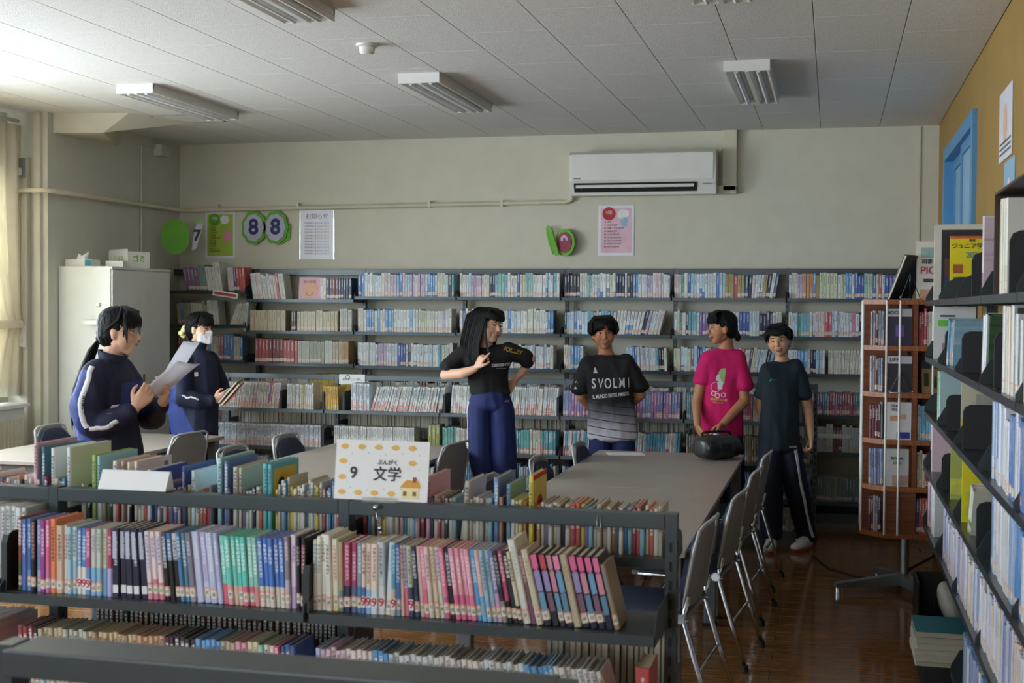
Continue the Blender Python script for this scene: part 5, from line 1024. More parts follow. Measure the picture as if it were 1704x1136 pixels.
be(-6.42, Zt[1], .17, 'black bookend after the green-banded magazine'); be(-5.6, Zt[1], .17, 'black bookend in the middle of the second shelf, right case'); be(-4.5, Zt[1], .19, 'big black bookend on the second shelf, right case')
crow(Zt[1], 6.35, [('#5a98c8', '#b8c8d0', 'blue'), ('#a8b4b0', '#c8ccc8', 'grey'), ('#b8a898', '#c8c0b4', 'beige'), ('#7ab0cc', '#d0d4d8', 'light blue')], 'leaning on the second shelf of the right case', lean=-24, hr=(.21, .24))
crow(Zt[1], 4.98, [('#e2e2e6', '#d8d8e0', 'large white'), ('#dcdfe8', '#d0d0d8', 'tilted white'), ('#3a5a3a', '#2a3a2a', 'dark green')], 'before the big bookend, second shelf of the right case', lean=-9, hr=(.23, .25), tr=(.03, .04))
crow(Zt[2], 6.95, [('#4fb0d0', '#8ad0c0', 'turquoise'), ('#b88ab8', '#d0a0c8', 'lilac'), ('#8ad0a8', '#c8e0c8', 'mint'), ('#a8c8cc', '#c8d8d8', 'pale teal')], 'on the third shelf of the right case, far end', hr=(.24, .27), tr=(.012, .02), d=.2)
be(-6.3, Zt[2], .17, 'rounded black bookend on the third shelf, far end'); be(-5.5, Zt[2], .18, 'square black bookend on the third shelf, middle')
cover('magazine', .53, 5.75, Zt[2], .2, .26, .012, '#cfc8b0', 'cream and grey illustrated magazine on the third shelf, right case', bands=((.3, .3, .9, .8, '#a8a8a0'), (.0, .1, .3, .4, '#e0c030')))
crow(Zt[2], 4.62, BLU+BLU[:3], 'on the third shelf of the right case, near end', hr=(.24, .27), tr=(.03, .045))
crow(Zt[3], 7.3, [('#d8e0e8', '#8ab0d8', 'white and blue'), ('#5a9ad0', '#c8d8e8', 'blue'), ('#d8b8c8', '#c890a8', 'pink')], 'on the fourth shelf of the right case, far end', hr=(.24, .26))
be(-6.5, Zt[3], .18, 'wide black bookend on the fourth shelf, far end')
cover('magazine', .53, 6.2, Zt[3], .2, .24, .012, '#b8c468', 'lime and pink illustrated magazine on the fourth shelf', bands=((.4, .3, .9, .8, '#d8b0c0'), (.0, .1, .3, .4, '#e0e060')))
cover('magazine', .52, 5.55, Zt[3], .23, .25, .014, '#eadf20', 'yellow-covered magazine on the fourth shelf of the right case', bands=((.05, .1, .5, .5, '#e0d840'),))
crow(Zt[3], 5.3, [('#e0e4dc', '#8aa858', 'green and white'), ('#d8e0d0', '#5a8a4a', 'leaf green')], 'leaning against the yellow magazine, fourth shelf', lean=-30, hr=(.2, .22), tr=(.03, .035))
be(-4.95, Zt[3], .17, 'black bookend after the yellow magazine, fourth shelf')
crow(Zt[3], 4.6, [('#2f78b8', '#5a9ad0', 'bright blue'), ('#3a80c0', '#d0d8e4', 'mid blue'), ('#c8ccd8', '#a0a8c0', 'grey-white'), ('#dcdce0', '#b8c0d8', 'white')], 'on the fourth shelf of the right case, near end', hr=(.24, .27), tr=(.03, .05))
bulk_row(FRX(Zt[4]), -6.4, -3.4, (.016, .03), (.2, .25), .18, ['#d6dade', '#c8c8dc', '#b8b0d0', '#d8d8e0', '#8a9ac8', '#d0c8d0', '#e0c8b0'], lean=-3)
bulk_row(FRX(Zt[3]), -4.38, -3.2, (.02, .04), (.22, .27), .18, ['#d6dade', '#3a80c0', '#d8d8dc', '#9ab4d8'])
bulk_row(FRX(Zt[2]), -4.25, -3.2, (.02, .04), (.22, .27), .18, ['#d6dade', '#4a70b0', '#d8d8dc', '#b8b8d8'])
bulk_row(FRX(Zt[1]), -4.3, -3.2, (.02, .04), (.22, .27), .18, ['#c8a868', '#d8cfb8', '#d8d8dc', '#3a4a3a'])
bulk_row(FRX(Zt[4]+0), -7.4, -7.0, (.012, .02), (.22, .25), .18, ['#d8dce4', '#8a5a7a', '#d0b8c8'])
bulk_row(FRX(Zt[5]), -5.4, -3.4, (.016, .03), (.2, .25), .18, ['#d6dade', '#c8c8dc', '#8a9ac8', '#5a9ad0'])
# on the floor and base of the right-hand case
random.seed(6)
for k in range(6):
    w_ = ['lowest grey', 'second-lowest grey', 'third grey', 'fourth grey', 'fifth grey', 'topmost blue-and-red'][k]
    o = thing('magazine', '%s magazine of the stack on the floor by the right case' % w_, 'magazine', (.50+random.uniform(-.006, .006), 6.12+random.uniform(-.01, .01), .10+k*.026), rad(random.uniform(-2, 2)), 'magazine stack by the right case')
    MB().box(-.13, -.16, .0, .13, .16, .0015).box(-.13, -.16, .0235, .13, .16, .025).box(-.13, .1585, .0015, .13, .16, .0235).build('cover', 'teal_card' if k == 5 else 'cabinet_grey', o); MB().box(-.127, -.158, .0015, .127, .1585, .0235).build('pages', 'page', o)
tag(MB().box(.40, 5.95, 0, .72, 6.3, .10, bev=.004).build('low_crate', 'black_plastic'), 'low black crate on the floor under the magazine stack', 'crate')
t = thing('black_bin', 'black open bin on the floor beside the magazine stack', 'bin', (.55, 6.80, 0))
MB().box(-.13, -.15, .03, .2, .15, .04).box(-.13, -.15, .0, -.12, .15, .33).box(.19, -.15, 0, .2, .15, .33).box(-.13, .14, 0, .2, .15, .33).box(-.13, -.15, 0, .2, -.14, .16).build('body', 'black_plastic', t)
t = thing('desk_fan', 'pale rounded fan unit with a wire guard leaning in the black bin', 'appliance', (.60, 6.78, .055), rad(-10))
L_ = M.Translation((0, 0, .14)) @ M.Rotation(rad(-25), 4, 'Y')
MB().sphere((0, 0, 0), (.06, .11, .13), n=24, k=14, mt=None).build('body', 'cabinet_grey', t, smooth=True, loc=(0, 0, .14), rot=(0, rad(-25), 0))
MB().tube([(-.07, -.06, .08), (-.09, -.06, .2), (-.07, .06, .22), (-.05, .06, .1), (-.07, -.06, .08)], .002, 6).build('wire_guard', 'black_plastic', t, smooth=True)
pts = [(-.12, 9.0, .006), (.0, 8.55, .006), (.16, 8.35, .006), (.33, 8.3, .006), (.42, 8.28, .006), (.5, 8.7, .006), (.72, 9.3, .006)]
tag(MB().tube([V(p) for p in pts], .005, 8).build('floor_cable', 'rubber', smooth=True), 'thin black cable lying across the floor behind the revolving bookcase', 'cable')
# the books too many to be told apart
o = link('shelved_books', BULK.mesh('shelved_books')); tag(o, 'rows of library books filling the wall case, long low case and rear shelves', 'books', None, 'stuff')
# ================================================================ people
def E(c, rx, ry=None, rz=None, R=None):
    ry = rx if ry is None else ry; rz = rx if rz is None else rz; pts = []; c = V(c)
    for i in range(9):
        t = pi*i/8
        for j in range(1 if i in (0, 8) else 14):
            q = V((rx*sin(t)*cos(2*pi*j/14), ry*sin(t)*sin(2*pi*j/14), rz*cos(t)))
            if R is not None: q = R @ q
            pts.append(c+q)
    return pts
class Blob:
    def __init__(s): s.v = []; s.f = []
    def hull(s, *ells, mt=None):
        bm = bmesh.new()
        for e in ells:
            for p in e: bm.verts.new(mt @ p if mt is not None else p)
        r = bmesh.ops.convex_hull(bm, input=bm.verts[:], use_existing_faces=False)
        bmesh.ops.delete(bm, geom=[g for g in bm.verts if not g.link_faces], context='VERTS')
        bm.normal_update(); bm.verts.index_update(); b = len(s.v)
        s.v += [v.co.copy() for v in bm.verts]; s.f += [tuple(b+v.index for v in f.verts) for f in bm.faces]; bm.free(); return s
    def chain(s, es, mt=None):
        for a, b in zip(es[:-1], es[1:]): s.hull(a, b, mt=mt)
        return s
    def remesh(s, voxel, smooth=2, fold=0, fs=9, seed=0, fdir=(1, 1, .45), zmax=9, zmin=-9):
        me = bpy.data.meshes.new('b'); me.from_pydata(s.v, [], s.f); o = bpy.data.objects.new('b', me); COL.objects.link(o)
        m = o.modifiers.new('r', 'REMESH'); m.mode = 'VOXEL'; m.voxel_size = voxel
        if smooth: q = o.modifiers.new('s', 'SMOOTH'); q.iterations = smooth; q.factor = .5
        dg = bpy.context.evaluated_depsgraph_get(); dg.update(); out = bpy.data.meshes.new_from_object(o.evaluated_get(dg))
        bpy.data.objects.remove(o); bpy.data.meshes.remove(me)
        if fold:
            ns = [v.normal.copy() for v in out.vertices]; cs = [v.co.copy() for v in out.vertices]; res = []
            for p, nn in zip(cs, ns):
                q = V((p.x*fs*fdir[0]+seed, p.y*fs*fdir[1], p.z*fs*fdir[2]))
                k = noise.noise(q)+.5*noise.noise(q*2.1+V((3, 1, 7))); k = 1-abs(k)*2.2
                w_ = p+nn*fold*k; res += [w_.x, w_.y, w_.z]
            out.vertices.foreach_set('co', res); out.update()
        return out
def fin(me, name, m, parent):
    me.materials.clear(); me.materials.append(MT[m]); me.polygons.foreach_set('use_smooth', [True]*len(me.polygons)); me.name = name
    return link(name, me, parent)
def hand(B, w, d, n, curl=(25, 25, 25, 25), thumb=1, tb=20, point=False):
    """w wrist, d hand direction, n palm normal; thumb=+1/-1 picks the side of the palm"""
    w = V(w); d = V(d).normalized(); n = V(n); n = (n-d*n.dot(d)).normalized(); a = d.cross(n)*thumb
    R = M((a, d, n)).transposed()
    B.hull(E(w, .022, .02, .018, R), E(w+d*.045+a*.012, .026, .02, .013, R), E(w+d*.045-a*.012, .024, .02, .013, R), E(w+d*.078+a*.022, .012, .012, .010, R), E(w+d*.074-a*.024, .011, .012, .009, R))
    for k, (off, ln) in enumerate(((.0315, .062), (.0105, .07), (-.0105, .065), (-.0315, .05))):
        p = w+d*(.082-abs(off-.01)*.15)+a*off; ang = 0; pts = [p-d*.015]; cur = p; pts.append(cur); c = 8 if (point and k == 0) else curl[k]
        for s_, fr_ in enumerate((.46, .31, .23)):
            ang += rad(c*(1 if s_ else .8)); dr = d*cos(ang)+n*sin(ang)+a*off*.8*(1 if c < 40 else 0); cur = cur+dr.normalized()*ln*fr_; pts.append(cur)
        rr = [.009, .0085, .0078, .0072, .006]
        for i in range(4): B.hull(E(pts[i], rr[i]), E(pts[i+1], rr[i+1]))
    p0 = w+d*.02+a*.022; p1 = w+d*.045+a*.048+n*.01; p2 = w+d*.068+a*.056+n*.022*(tb/20); p3 = w+d*.088+a*.052+n*.034*(tb/20)
    for q, r in (((p0, p1), (.013, .011)), ((p1, p2), (.0105, .009)), ((p2, p3), (.009, .0068))): B.hull(E(q[0], r[0]), E(q[1], r[1]))
def head_blob(B, H):
    h = lambda *e: B.hull(*e, mt=H)
    h(E((0, .012, .028), .073, .09, .085)); h(E((0, -.012, .0), .068, .068, .075))
    h(E((0, -.03, -.005), .058, .05, .055), E((0, -.043, -.088), .023, .026, .02), E((.042, -.002, -.052), .016, .03, .026), E((-.042, -.002, -.052), .016, .03, .026))
    for s in (-1, 1):
        h(E((s*.033, -.055, -.028), .025, .023, .024)); h(E((s*.04, -.03, -.03), .027, .04, .04), E((s*.03, -.03, -.065), .02, .03, .02)); h(E((s*.0085, -.089, -.03), .0075, .009, .006)); h(E((s*.072, .006, -.002), .008, .016, .02), E((s*.07, .004, -.03), .007, .01, .01))
    h(E((0, -.062, .03), .042, .018, .014)); h(E((0, -.078, .01), .0065, .007, .008), E((0, -.098, -.026), .0095, .0095, .008)); h(E((0, -.072, -.056), .026, .014, .014))
def face(t, H, smile=True, mask=False, glasses=False, openm=.0075, squint=.8, nm='skin_fair'):
    for s in (-1, 1):
        MB().sphere((s*.030, -.0705, .003), (.0135, .0075, .0062*squint), mt=None).build('eye', 'eye_white', t).matrix_local = H
        e = MB().sphere((s*.030, -.0765, .003), (.0062, .0025, .0058*squint)).build('iris', 'iris', t); e.matrix_local = H
        L_ = MB().tube([(s*.0155, -.0775, .003), (s*.022, -.0795, .0085), (s*.031, -.0785, .0100), (s*.04, -.073, .0075), (s*.0455, -.067, .003)], [.0009, .0017, .002, .0018, .0008], 8).build('eyelashes', 'hair', t, smooth=True); L_.matrix_local = H
        b = MB().tube([(s*.014, -.0815, .022), (s*.028, -.0805, .027), (s*.04, -.074, .026), (s*.049, -.066, .02)], [.001, .0023, .0023, .0008], 8).build('eyebrow', 'hair', t, smooth=True); b.matrix_local = H
    if not mask:
        if smile:
            MB().sphere((0, -.0775, -.0575), (.0215, .0095, openm*1.05), n=20).build('mouth', 'mouth_dark', t, smooth=True).matrix_local = H
            MB().sphere((0, -.080, -.0545), (.0175, .0085, openm*.62), n=20).build('teeth', 'teeth', t, smooth=True).matrix_local = H
            g = MB().tube([(-.025, -.0765, -.0505), (-.012, -.0855, -.0515), (0, -.088, -.0515), (.012, -.0855, -.0515), (.025, -.0765, -.0505)], [.0012, .0026, .003, .0026, .0012], 8)
            g.tube([(-.025, -.0765, -.0505), (-.014, -.0855, -.0610), (0, -.087, -.0655), (.014, -.0855, -.0610), (.025, -.0765, -.0505)], [.0012, .003, .0036, .003, .0012], 8)
        else:
            g = MB().tube([(-.02, -.078, -.056), (0, -.088, -.054), (.02, -.078, -.056)], [.001, .0035, .001], 8).tube([(-.018, -.078, -.058), (0, -.087, -.0605), (.018, -.078, -.058)], [.001, .004, .001], 8)
        g.build('lips', 'lip', t, smooth=True).matrix_local = H
    if mask:
        B = Blob(); B.hull(E((0, -.095, -.022), .012, .012, .014), E((0, -.09, -.09), .018, .015, .014), E((.055, -.04, -.03), .012, .02, .016), E((-.055, -.04, -.03), .012, .02, .016), E((.045, -.035, -.08), .012, .02, .012), E((-.045, -.035, -.08), .012, .02, .012))
        m = fin(B.remesh(.005, 2, .0015, 40), 'face_mask', 'mask_white', t); m.matrix_local = H
        for s in (-1, 1):
            for z in (-.02, -.075): MB().tube([(s*.056, -.04, z), (s*.068, -.01, z+.006), (s*.077, .014, -.02)], .0012, 6).build('mask_loop', 'mask_white', m)
    if glasses:
        g = MB()
        for s in (-1, 1):
            g.tube([(s*.03+cos(q/14*2*pi)*.02, -.089+abs(cos(q/14*2*pi))*.002, .002+sin(q/14*2*pi)*.014) for q in range(15)], .001, 6)
            g.tube([(s*.05, -.085, .006), (s*.074, -.02, .006), (s*.077, .01, .0)], .001, 6)
        g.tube([(-.01, -.092, .005), (.01, -.092, .005)], .001, 6).build('glasses', 'chrome', t, smooth=True).matrix_local = H
def hairdo(t, H, parts, locks=(), name='hair', cap=True, capdz=0, fold=.003):
    B = Blob(); h = lambda *e: B.hull(*e)
    if cap: h(E((0, .024, .036+capdz), .082, .092, .084)); h(E((0, .045, .0), .078, .07, .08))
    for p in parts: h(*p)
    o = fin(B.remesh(.006, 2, fold, 26, fdir=(2.2, 2.2, .3)), name, 'hair', t); o.matrix_local = H
    if locks:
        g = MB()
        for pts, r in locks: g.tube(pts, r, 8, flat=.45)
        g.build('hair_locks', 'hair', o, smooth=True)
    return o
def bangs(x0, x1, n, z_end, y_out=-.092, part=None, seed=0, curve=.0):
    random.seed(seed); out = []
    for i in range(n):
        u = i/(n-1); x = x0+(x1-x0)*u; side = (x/.075); ze = z_end(u) if callable(z_end) else z_end; yo = y_out*math.sqrt(max(.15, 1-(x/.088)**2))
        out.append(([(x*.45, -.01, .122), (x*.8, -.06, .10), (x*.97, yo, .068), (x+curve*.5, yo-.004, (.06+ze)/2), (x+curve+random.uniform(-.004, .004), yo, ze+random.uniform(-.004, .004))], [.008, .0105, .0095, .0075, .002]))
    return out
def project(obj, mb_list, name, m, parent, M_place, eps=.0015):
    """lays flat lettering (built facing -y) onto the garment surface"""
    me = obj.data; bvh = BVHTree.FromPolygons([v.co for v in me.vertices], [p.vertices for p in me.polygons]); g = MB()
    for vs, fs in mb_list:
        out = []
        for v in vs:
            q = M_place @ v; d = (M_place.to_3x3() @ V((0, 0, -1))).normalized(); hit = bvh.ray_cast(q-d*.3, d)
            if hit[0] is None:
                hit = bvh.find_nearest(q)
            out.append(hit[0]-d*eps)
        g.add(out, fs)
    return g.build(name, m, parent)
def flat_text(body, size, bold=0): vs, fs = text_mb(body, size, None, bold, 0.0); return vs, fs
def ribbon(obj, pts, wd, name, m, parent, eps=.003, steps=10):
    me = obj.data; bvh = BVHTree.FromPolygons([v.co for v in me.vertices], [p.vertices for p in me.polygons]); P = []
    pts = [V(p) for p in pts]
    for a, b in zip(pts[:-1], pts[1:]):
        for k in range(steps): P.append(a.lerp(b, k/steps))
    P.append(pts[-1]); S = [bvh.find_nearest(p) for p in P]; vs = []; n = len(S)
    for i in range(n):
        c, nn = S[i][0], S[i][1]; d = (S[min(i+1, n-1)][0]-S[max(i-1, 0)][0]).normalized(); s = d.cross(nn).normalized()*wd/2
        for q in (c-s, c, c+s):
            h = bvh.find_nearest(q); vs.append(h[0]+nn*eps)
        for q in (c-s, c, c+s):
            h = bvh.find_nearest(q); vs.append(h[0]+nn*(eps-.0015))
    fs = []
    for i in range(n-1):
        a, b = i*6, (i+1)*6; fs += [(a, a+1, b+1, b), (a+1, a+2, b+2, b+1), (a+2, a+5, b+5, b+2), (a+3, a, b, b+3)]
    g = MB().add(vs, fs); return g.build(name, m, parent, smooth=True)
def person(label, x, y, rz=0): return thing('person', label, 'person', (x, y, 0), YAW+rz)
Rz = lambda a: M.Rotation(rad(a), 3, 'Z')
def Hm(c, yaw=0, pitch=0, roll=0, s=1): return M.Translation(c) @ M.Rotation(rad(yaw), 4, 'Z') @ M.Rotation(rad(roll), 4, 'Y') @ M.Rotation(rad(pitch), 4, 'X') @ M.Scale(s, 4)
VOX = .0052
def shoe(t, heel, toe, nm='shoe'):
    heel = V(heel); toe = V(toe); d = (toe-heel); d.z = 0; L = d.length; d.normalize(); B = Blob(); R = M((d.cross(V((0, 0, 1))), d, V((0, 0, 1)))).transposed()
    B.hull(E(heel+V((0, 0, .045)), .036, .04, .045, R), E(heel+d*L*.45+V((0, 0, .045)), .04, .04, .042, R)); B.hull(E(heel+d*L*.45+V((0, 0, .04)), .042, .04, .036, R), E(heel+d*(L-.04)+V((0, 0, .032)), .042, .04, .028, R)); B.hull(E(heel+V((0, 0, .07)), .034, .036, .03, R), E(heel+d*L*.3+V((0, 0, .07)), .034, .03, .025, R))
    o = fin(B.remesh(.006, 2), nm, 'shoe_white', t)
    g = MB(); n = 20; pr = []
    for k in range(n): a = 2*pi*k/n; pr.append(heel+d*(L*.5-.01)+d*(cos(a)*(L/2+.03))+d.cross(V((0, 0, 1)))*(sin(a)*.045))
    g.prism([(p.x, p.y) for p in pr], heel.z+.002, heel.z+.02).build('sole', 'shoe_red', o)
    for k in range(3): 
        c = heel+d*L*(.38+.1*k); s = d.cross(V((0, 0, 1)))*.03; g2 = MB().tube([c-s+V((0, 0, .075)), c+V((0, 0, .088-.008*k)), c+s+V((0, 0, .075))], .004, 6).build('lace', 'print_white', o)
    return o
# ---- girl in black T-shirt, hand raised to her hair
t = person('girl in black T-shirt with long loose hair, one hand raised, other on hip', -2.262, 8.609)
H = Hm((-.02, -.01, 1.543), 42, 2, 6, 1.03)
B = Blob(); head_blob(B, H)
B.chain([E((-.045, .02, 1.48), .045, .048, .04), E((-.05, .025, 1.41), .05, .05, .04), E((-.05, .03, 1.36), .07, .045, .03)])
B.chain([E((-.05, .035, 1.32), .1, .05, .05), E((-.03, .03, 1.2), .1, .055, .08), E((-.02, .03, 1.05), .09, .055, .06), E((-.01, .03, .99), .1, .06, .05)])
B.chain([E((-.215, .02, 1.345), .045), E((-.325, -.02, 1.205), .036), E((-.20, -.11, 1.222), .034, .034, .036), E((-.115, -.15, 1.255), .023)])
hand(B, (-.11, -.152, 1.262), (.45, -.1, .75), (.6, .45, -.35), curl=(60, 62, 60, 55), thumb=-1, point=True)
B.chain([E((.12, .03, 1.372), .042), E((.262, .06, 1.318), .035), E((.215, .10, 1.24), .032), E((.15, .12, 1.16), .024)])
hand(B, (.15, .12, 1.155), (-.55, -.2, -.6), (-.3, -.9, 0), curl=(30, 30, 30, 30), thumb=1)
for s, k, f in ((-1, (-.085, .0, .56), (-.085, .02, .09)), (1, (.11, .0, .57), (.195, .02, .09))):
    B.chain([E((s*.07-.01, .03, .95), .055), E(k, .055), E(f, .04)]); B.hull(E((f[0], f[1], .05), .035, .04, .035), E((f[0]+s*.01, f[1]-.13, .035), .035, .035, .025))
fin(B.remesh(VOX, 2), 'body', 'skin_fair', t)
face(t, H)
B = Blob()
B.hull(E((-.20, .025, 1.35), .055, .06, .05), E((.105, .03, 1.37), .055, .06, .045), E((-.05, .03, 1.375), .085, .055, .035), E((-.04, .02, 1.24), .145, .088, .06))
B.chain([E((-.04, .02, 1.24), .145, .09, .06), E((-.025, .02, 1.13), .132, .088, .05), E((-.015, .02, 1.075), .138, .09, .03)])
B.hull(E((-.2, .025, 1.345), .062), E((-.295, .0, 1.262), .066, .066, .052)); B.hull(E((.105, .03, 1.37), .06), E((.222, .055, 1.33), .062, .062, .056)); B.hull(E((.215, .055, 1.335), .06, .06, .056), E((.232, .06, 1.30), .052))
sh = fin(B.remesh(.008, 3, .006, 7, 3), 'tshirt', 'cloth_black', t)
B = Blob(); B.hull(E((-.015, .02, 1.08), .128, .088, .03), E((-.012, .02, .99), .155, .105, .05)); 
for s, k, f in ((-1, (-.09, .0, .56), (-.085, .02, .06)), (1, (.115, .0, .57), (.2, .02, .06))):
    B.hull(E((s*.072-.01, .02, .96), .088, .1, .07), E((s*.078, .02, .7), .09, .095, .05)); B.chain([E((s*.078, .02, .7), .09, .095, .05), E((s*.07+.02, .01, .5), .084, .09, .04), E((f[0]*.9, .01, .3), .078, .085, .04), E((f[0], f[1], f[2]+.03), .072, .08, .03)])
pn = fin(B.remesh(.008, 3, .006, 6, 9), 'trousers', 'cloth_pants', t)
ribbon(pn, [(-.19, .0, 1.03), (-.2, 0, .9), (-.2, 0, .7), (-.19, 0, .4), (-.17, 0, .1)], .028, 'side_stripe', 'print_white', pn)
project(sh, [flat_text('DESCENTE', .026, .0012)], 'chest_lettering', 'print_white', sh, M.Translation((.058, 0, 1.277)) @ M.Rotation(rad(-4), 4, 'Y') @ M.Rotation(pi/2, 4, 'X'))
project(sh, [flat_text('ーーーーーーー', .010, .0003)], 'chest_small_lettering', 'print_white', sh, M.Translation((.06, 0, 1.254)) @ M.Rotation(pi/2, 4, 'X'))
project(sh, [flat_text('VOLLEY', .04, .0014)], 'sleeve_print', 'print_gold', sh, M.Translation((.135, 0, 1.375)) @ M.Rotation(rad(14), 4, 'Y') @ M.Rotation(pi/2, 4, 'X'))
project(pn, [flat_text('ASICS', .012, .0005)], 'small_lettering', 'print_white', pn, M.Translation((.10, 0, 1.03)) @ M.Rotation(pi/2, 4, 'X'))
L_ = bangs(-.075, .07, 19, lambda u: .028+.012*abs(u-.5)*2, seed=1)
for k in range(16):
    x = -.078-.004*(k % 4); y = -.03+.011*k; L_.append(([(x*.5, y*.6, .118), (x*1.02, y, .06), (x*1.1, y+.01, -.02), (x*1.08-.008, y+.02, -.12), (x*1.0-.01, y+.02, -.21), (x*.95-.012, y+.012, -.29-.006*(k % 5))], [.012, .016, .016, .015, .012, .003]))
for k in range(8):
    x = .07+.004*(k % 3); y = .0+.014*k; L_.append(([(x*.5, y*.6, .118), (x*1.05, y, .06), (x*1.12, y+.01, -.03), (x*1.1, y+.02, -.12), (x*1.0, y+.03, -.2)], [.012, .015, .015, .012, .003]))
L_.append(([(-.07, -.035, .05), (-.083, -.052, -.02), (-.088, -.075, -.1), (-.07, -.105, -.19), (-.05, -.125, -.245)], [.01, .012, .013, .011, .003]))
hairdo(t, H, [(E((-.02, .07, .0), .07, .05, .09), E((-.02, .085, -.12), .085, .05, .05)), (E((-.02, .085, -.12), .085, .05, .05), E((-.03, .085, -.26), .07, .04, .04))], L_)
shoe(t, (-.085, .04, 0), (-.1, -.15, 0)); shoe(t, (.195, .04, 0), (.215, -.15, 0))
# ---- student in the black-to-white jersey, hands behind the back

t = person('smiling student with short hair in black jersey fading to white with stripes', -1.515, 8.999)
H = Hm((-.048, -.01, 1.492), 3, 0, -3, 1.03)
B = Blob(); head_blob(B, H)
B.chain([E((-.035, .02, 1.43), .048, .05, .04), E((-.028, .02, 1.36), .052, .048, .04), E((-.02, .03, 1.31), .08, .045, .03)])
B.chain([E((-.02, .03, 1.25), .11, .05, .05), E((0, .02, 1.1), .1, .06, .08), E((.015, .02, .95), .1, .06, .08), E((.02, .02, .85), .1, .06, .08)])
for s, sh_, el, wr in ((-1, (-.135, .02, 1.26), (-.195, .06, 1.045), (-.10, .15, .93)), (1, (.11, .02, 1.27), (.222, .06, 1.06), (.11, .15, .93))):
    B.chain([E(sh_, .04), E(el, .036)]); B.chain([E(el, .038), E(wr, .025)]); hand(B, wr, (-s*.7, .1, -.35), (0, -1, 0), thumb=-s)
for s in (-1, 1): B.chain([E((s*.08+.02, .02, .8), .055), E((s*.09+.02, .0, .48), .055), E((s*.1+.02, .03, .09), .04)]); B.hull(E((s*.1+.02, .03, .05), .035, .04, .035), E((s*.12+.02, -.1, .035), .035, .035, .025))
fin(B.remesh(VOX, 2), 'body', 'skin_tan', t); face(t, H, openm=.0085)
B = Blob()
B.hull(E((-.15, .02, 1.275), .06, .065, .05), E((.115, .02, 1.285), .06, .065, .05), E((-.024, .025, 1.325), .08, .06, .025), E((.0, .015, 1.1), .16, .1, .07)); B.chain([E((.0, .015, 1.1), .16, .1, .07), E((.02, .015, .93), .168, .105, .06), E((.03, .015, .762), .18, .11, .035)])
B.hull(E((-.15, .02, 1.275), .062), E((-.205, .04, 1.10), .068, .068, .045)); B.hull(E((.115, .02, 1.285), .064), E((.215, .045, 1.12), .07, .07, .045))
sh = fin(B.remesh(.008, 3, .006, 7, 21), 'jersey', 'jersey_fade', t)
PM = lambda x, z, a=0: M.Translation((x, 0, z)) @ M.Rotation(rad(a), 4, 'Y') @ M.Rotation(pi/2, 4, 'X')
lt = []
for i, chx in enumerate('SVOLMI'):
    vs, fs = flat_text(chx, .098, .001); lt.append(([V((v.x*.62+(-.125+i*.049), v.y, 0)) for v in vs], fs))
project(sh, lt, 'chest_lettering', 'print_white', sh, PM(.01, 1.145, -2))
vs, fs = flat_text('IL MUNDO ENTRE AMIGOS', .036, .0008); project(sh, [([V((v.x*.58, v.y, 0)) for v in vs], fs)], 'chest_small_lettering', 'print_white', sh, PM(.005, 1.062, -6))
project(sh, [([V((x, y, 0)) for x, y in ((-.014, -.018), (.018, -.018), (.012, -.006), (.004, .02), (-.006, .02), (-.01, -.002))], [(0, 1, 2, 3, 4, 5)])], 'chest_emblem', 'print_white', sh, PM(-.105, 1.235))
project(sh, [flat_text('▲', .022)], 'sleeve_mark', 'print_white', sh, PM(-.235, 1.15)); project(sh, [flat_text('▲', .022)], 'sleeve_mark', 'print_white', sh, PM(-.24, 1.11))
B = Blob(); B.hull(E((.02, .02, .85), .13, .085, .04), E((.02, .02, .78), .145, .09, .04))
for s in (-1, 1): B.hull(E((s*.075+.02, .02, .76), .082, .088, .05), E((s*.095+.02, .0, .48), .08, .085, .04)); B.hull(E((s*.095+.02, .0, .48), .08, .085, .04), E((s*.1+.02, .03, .09), .072, .08, .03))
fin(B.remesh(.009, 3, .006, 6, 5), 'trousers', 'cloth_pants', t)
hairdo(t, H, [(E((-.06, -.01, .04), .034, .05, .05),), (E((.06, -.01, .04), .034, .05, .05),), (E((0, .07, -.01), .06, .035, .06),)],
       bangs(-.08, .075, 21, lambda u: .058 if .45 < u < .7 else .034-.03*abs(u-.5)*2, seed=4)+[([(s*.05, .0, .12), (s*.086, y, .07), (s*.092, y, .02), (s*.082, y-.004, -.012)], [.014, .017, .015, .004]) for s in (-1, 1) for y in (-.055, -.035, -.015, .005, .03, .05)])
shoe(t, (-.08, .05, 0), (-.1, -.14, 0)); shoe(t, (.12, .05, 0), (.14, -.14, 0))
# ---- student in the pink T-shirt
t = person('student in bright pink T-shirt looking left, hands together above the radio', -.734, 9.141)
H = Hm((-.02, .0, 1.538), -80, 4, 2, 1.02)
B = Blob(); head_blob(B, H)
B.chain([E((.015, .02, 1.48), .045, .05, .04), E((.02, .025, 1.41), .05, .05, .04), E((.015, .035, 1.355), .075, .042, .03)])
B.chain([E((.0, .03, 1.3), .1, .05, .05), E((-.01, .02, 1.12), .09, .055, .08), E((-.01, .02, .97), .09, .06, .08), E((-.01, .02, .86), .1, .06, .08)])
B.chain([E((-.12, .01, 1.31), .045), E((-.19, -.02, 1.02), .036)]); B.chain([E((-.19, -.02, 1.02), .037), E((-.197, -.12, .872), .024)])
hand(B, (-.197, -.12, .865), (.38, -.25, -.75), (.8, .3, .1), curl=(35, 38, 40, 42), thumb=-1)
B.chain([E((.11, .01, 1.32), .047), E((.138, -.04, 1.03), .04)]); B.chain([E((.138, -.04, 1.03), .041), E((-.02, -.15, .885), .027)])
hand(B, (-.025, -.152, .882), (-.8, -.15, -.4), (.1, -.3, -.9), curl=(30, 32, 34, 36), thumb=1)
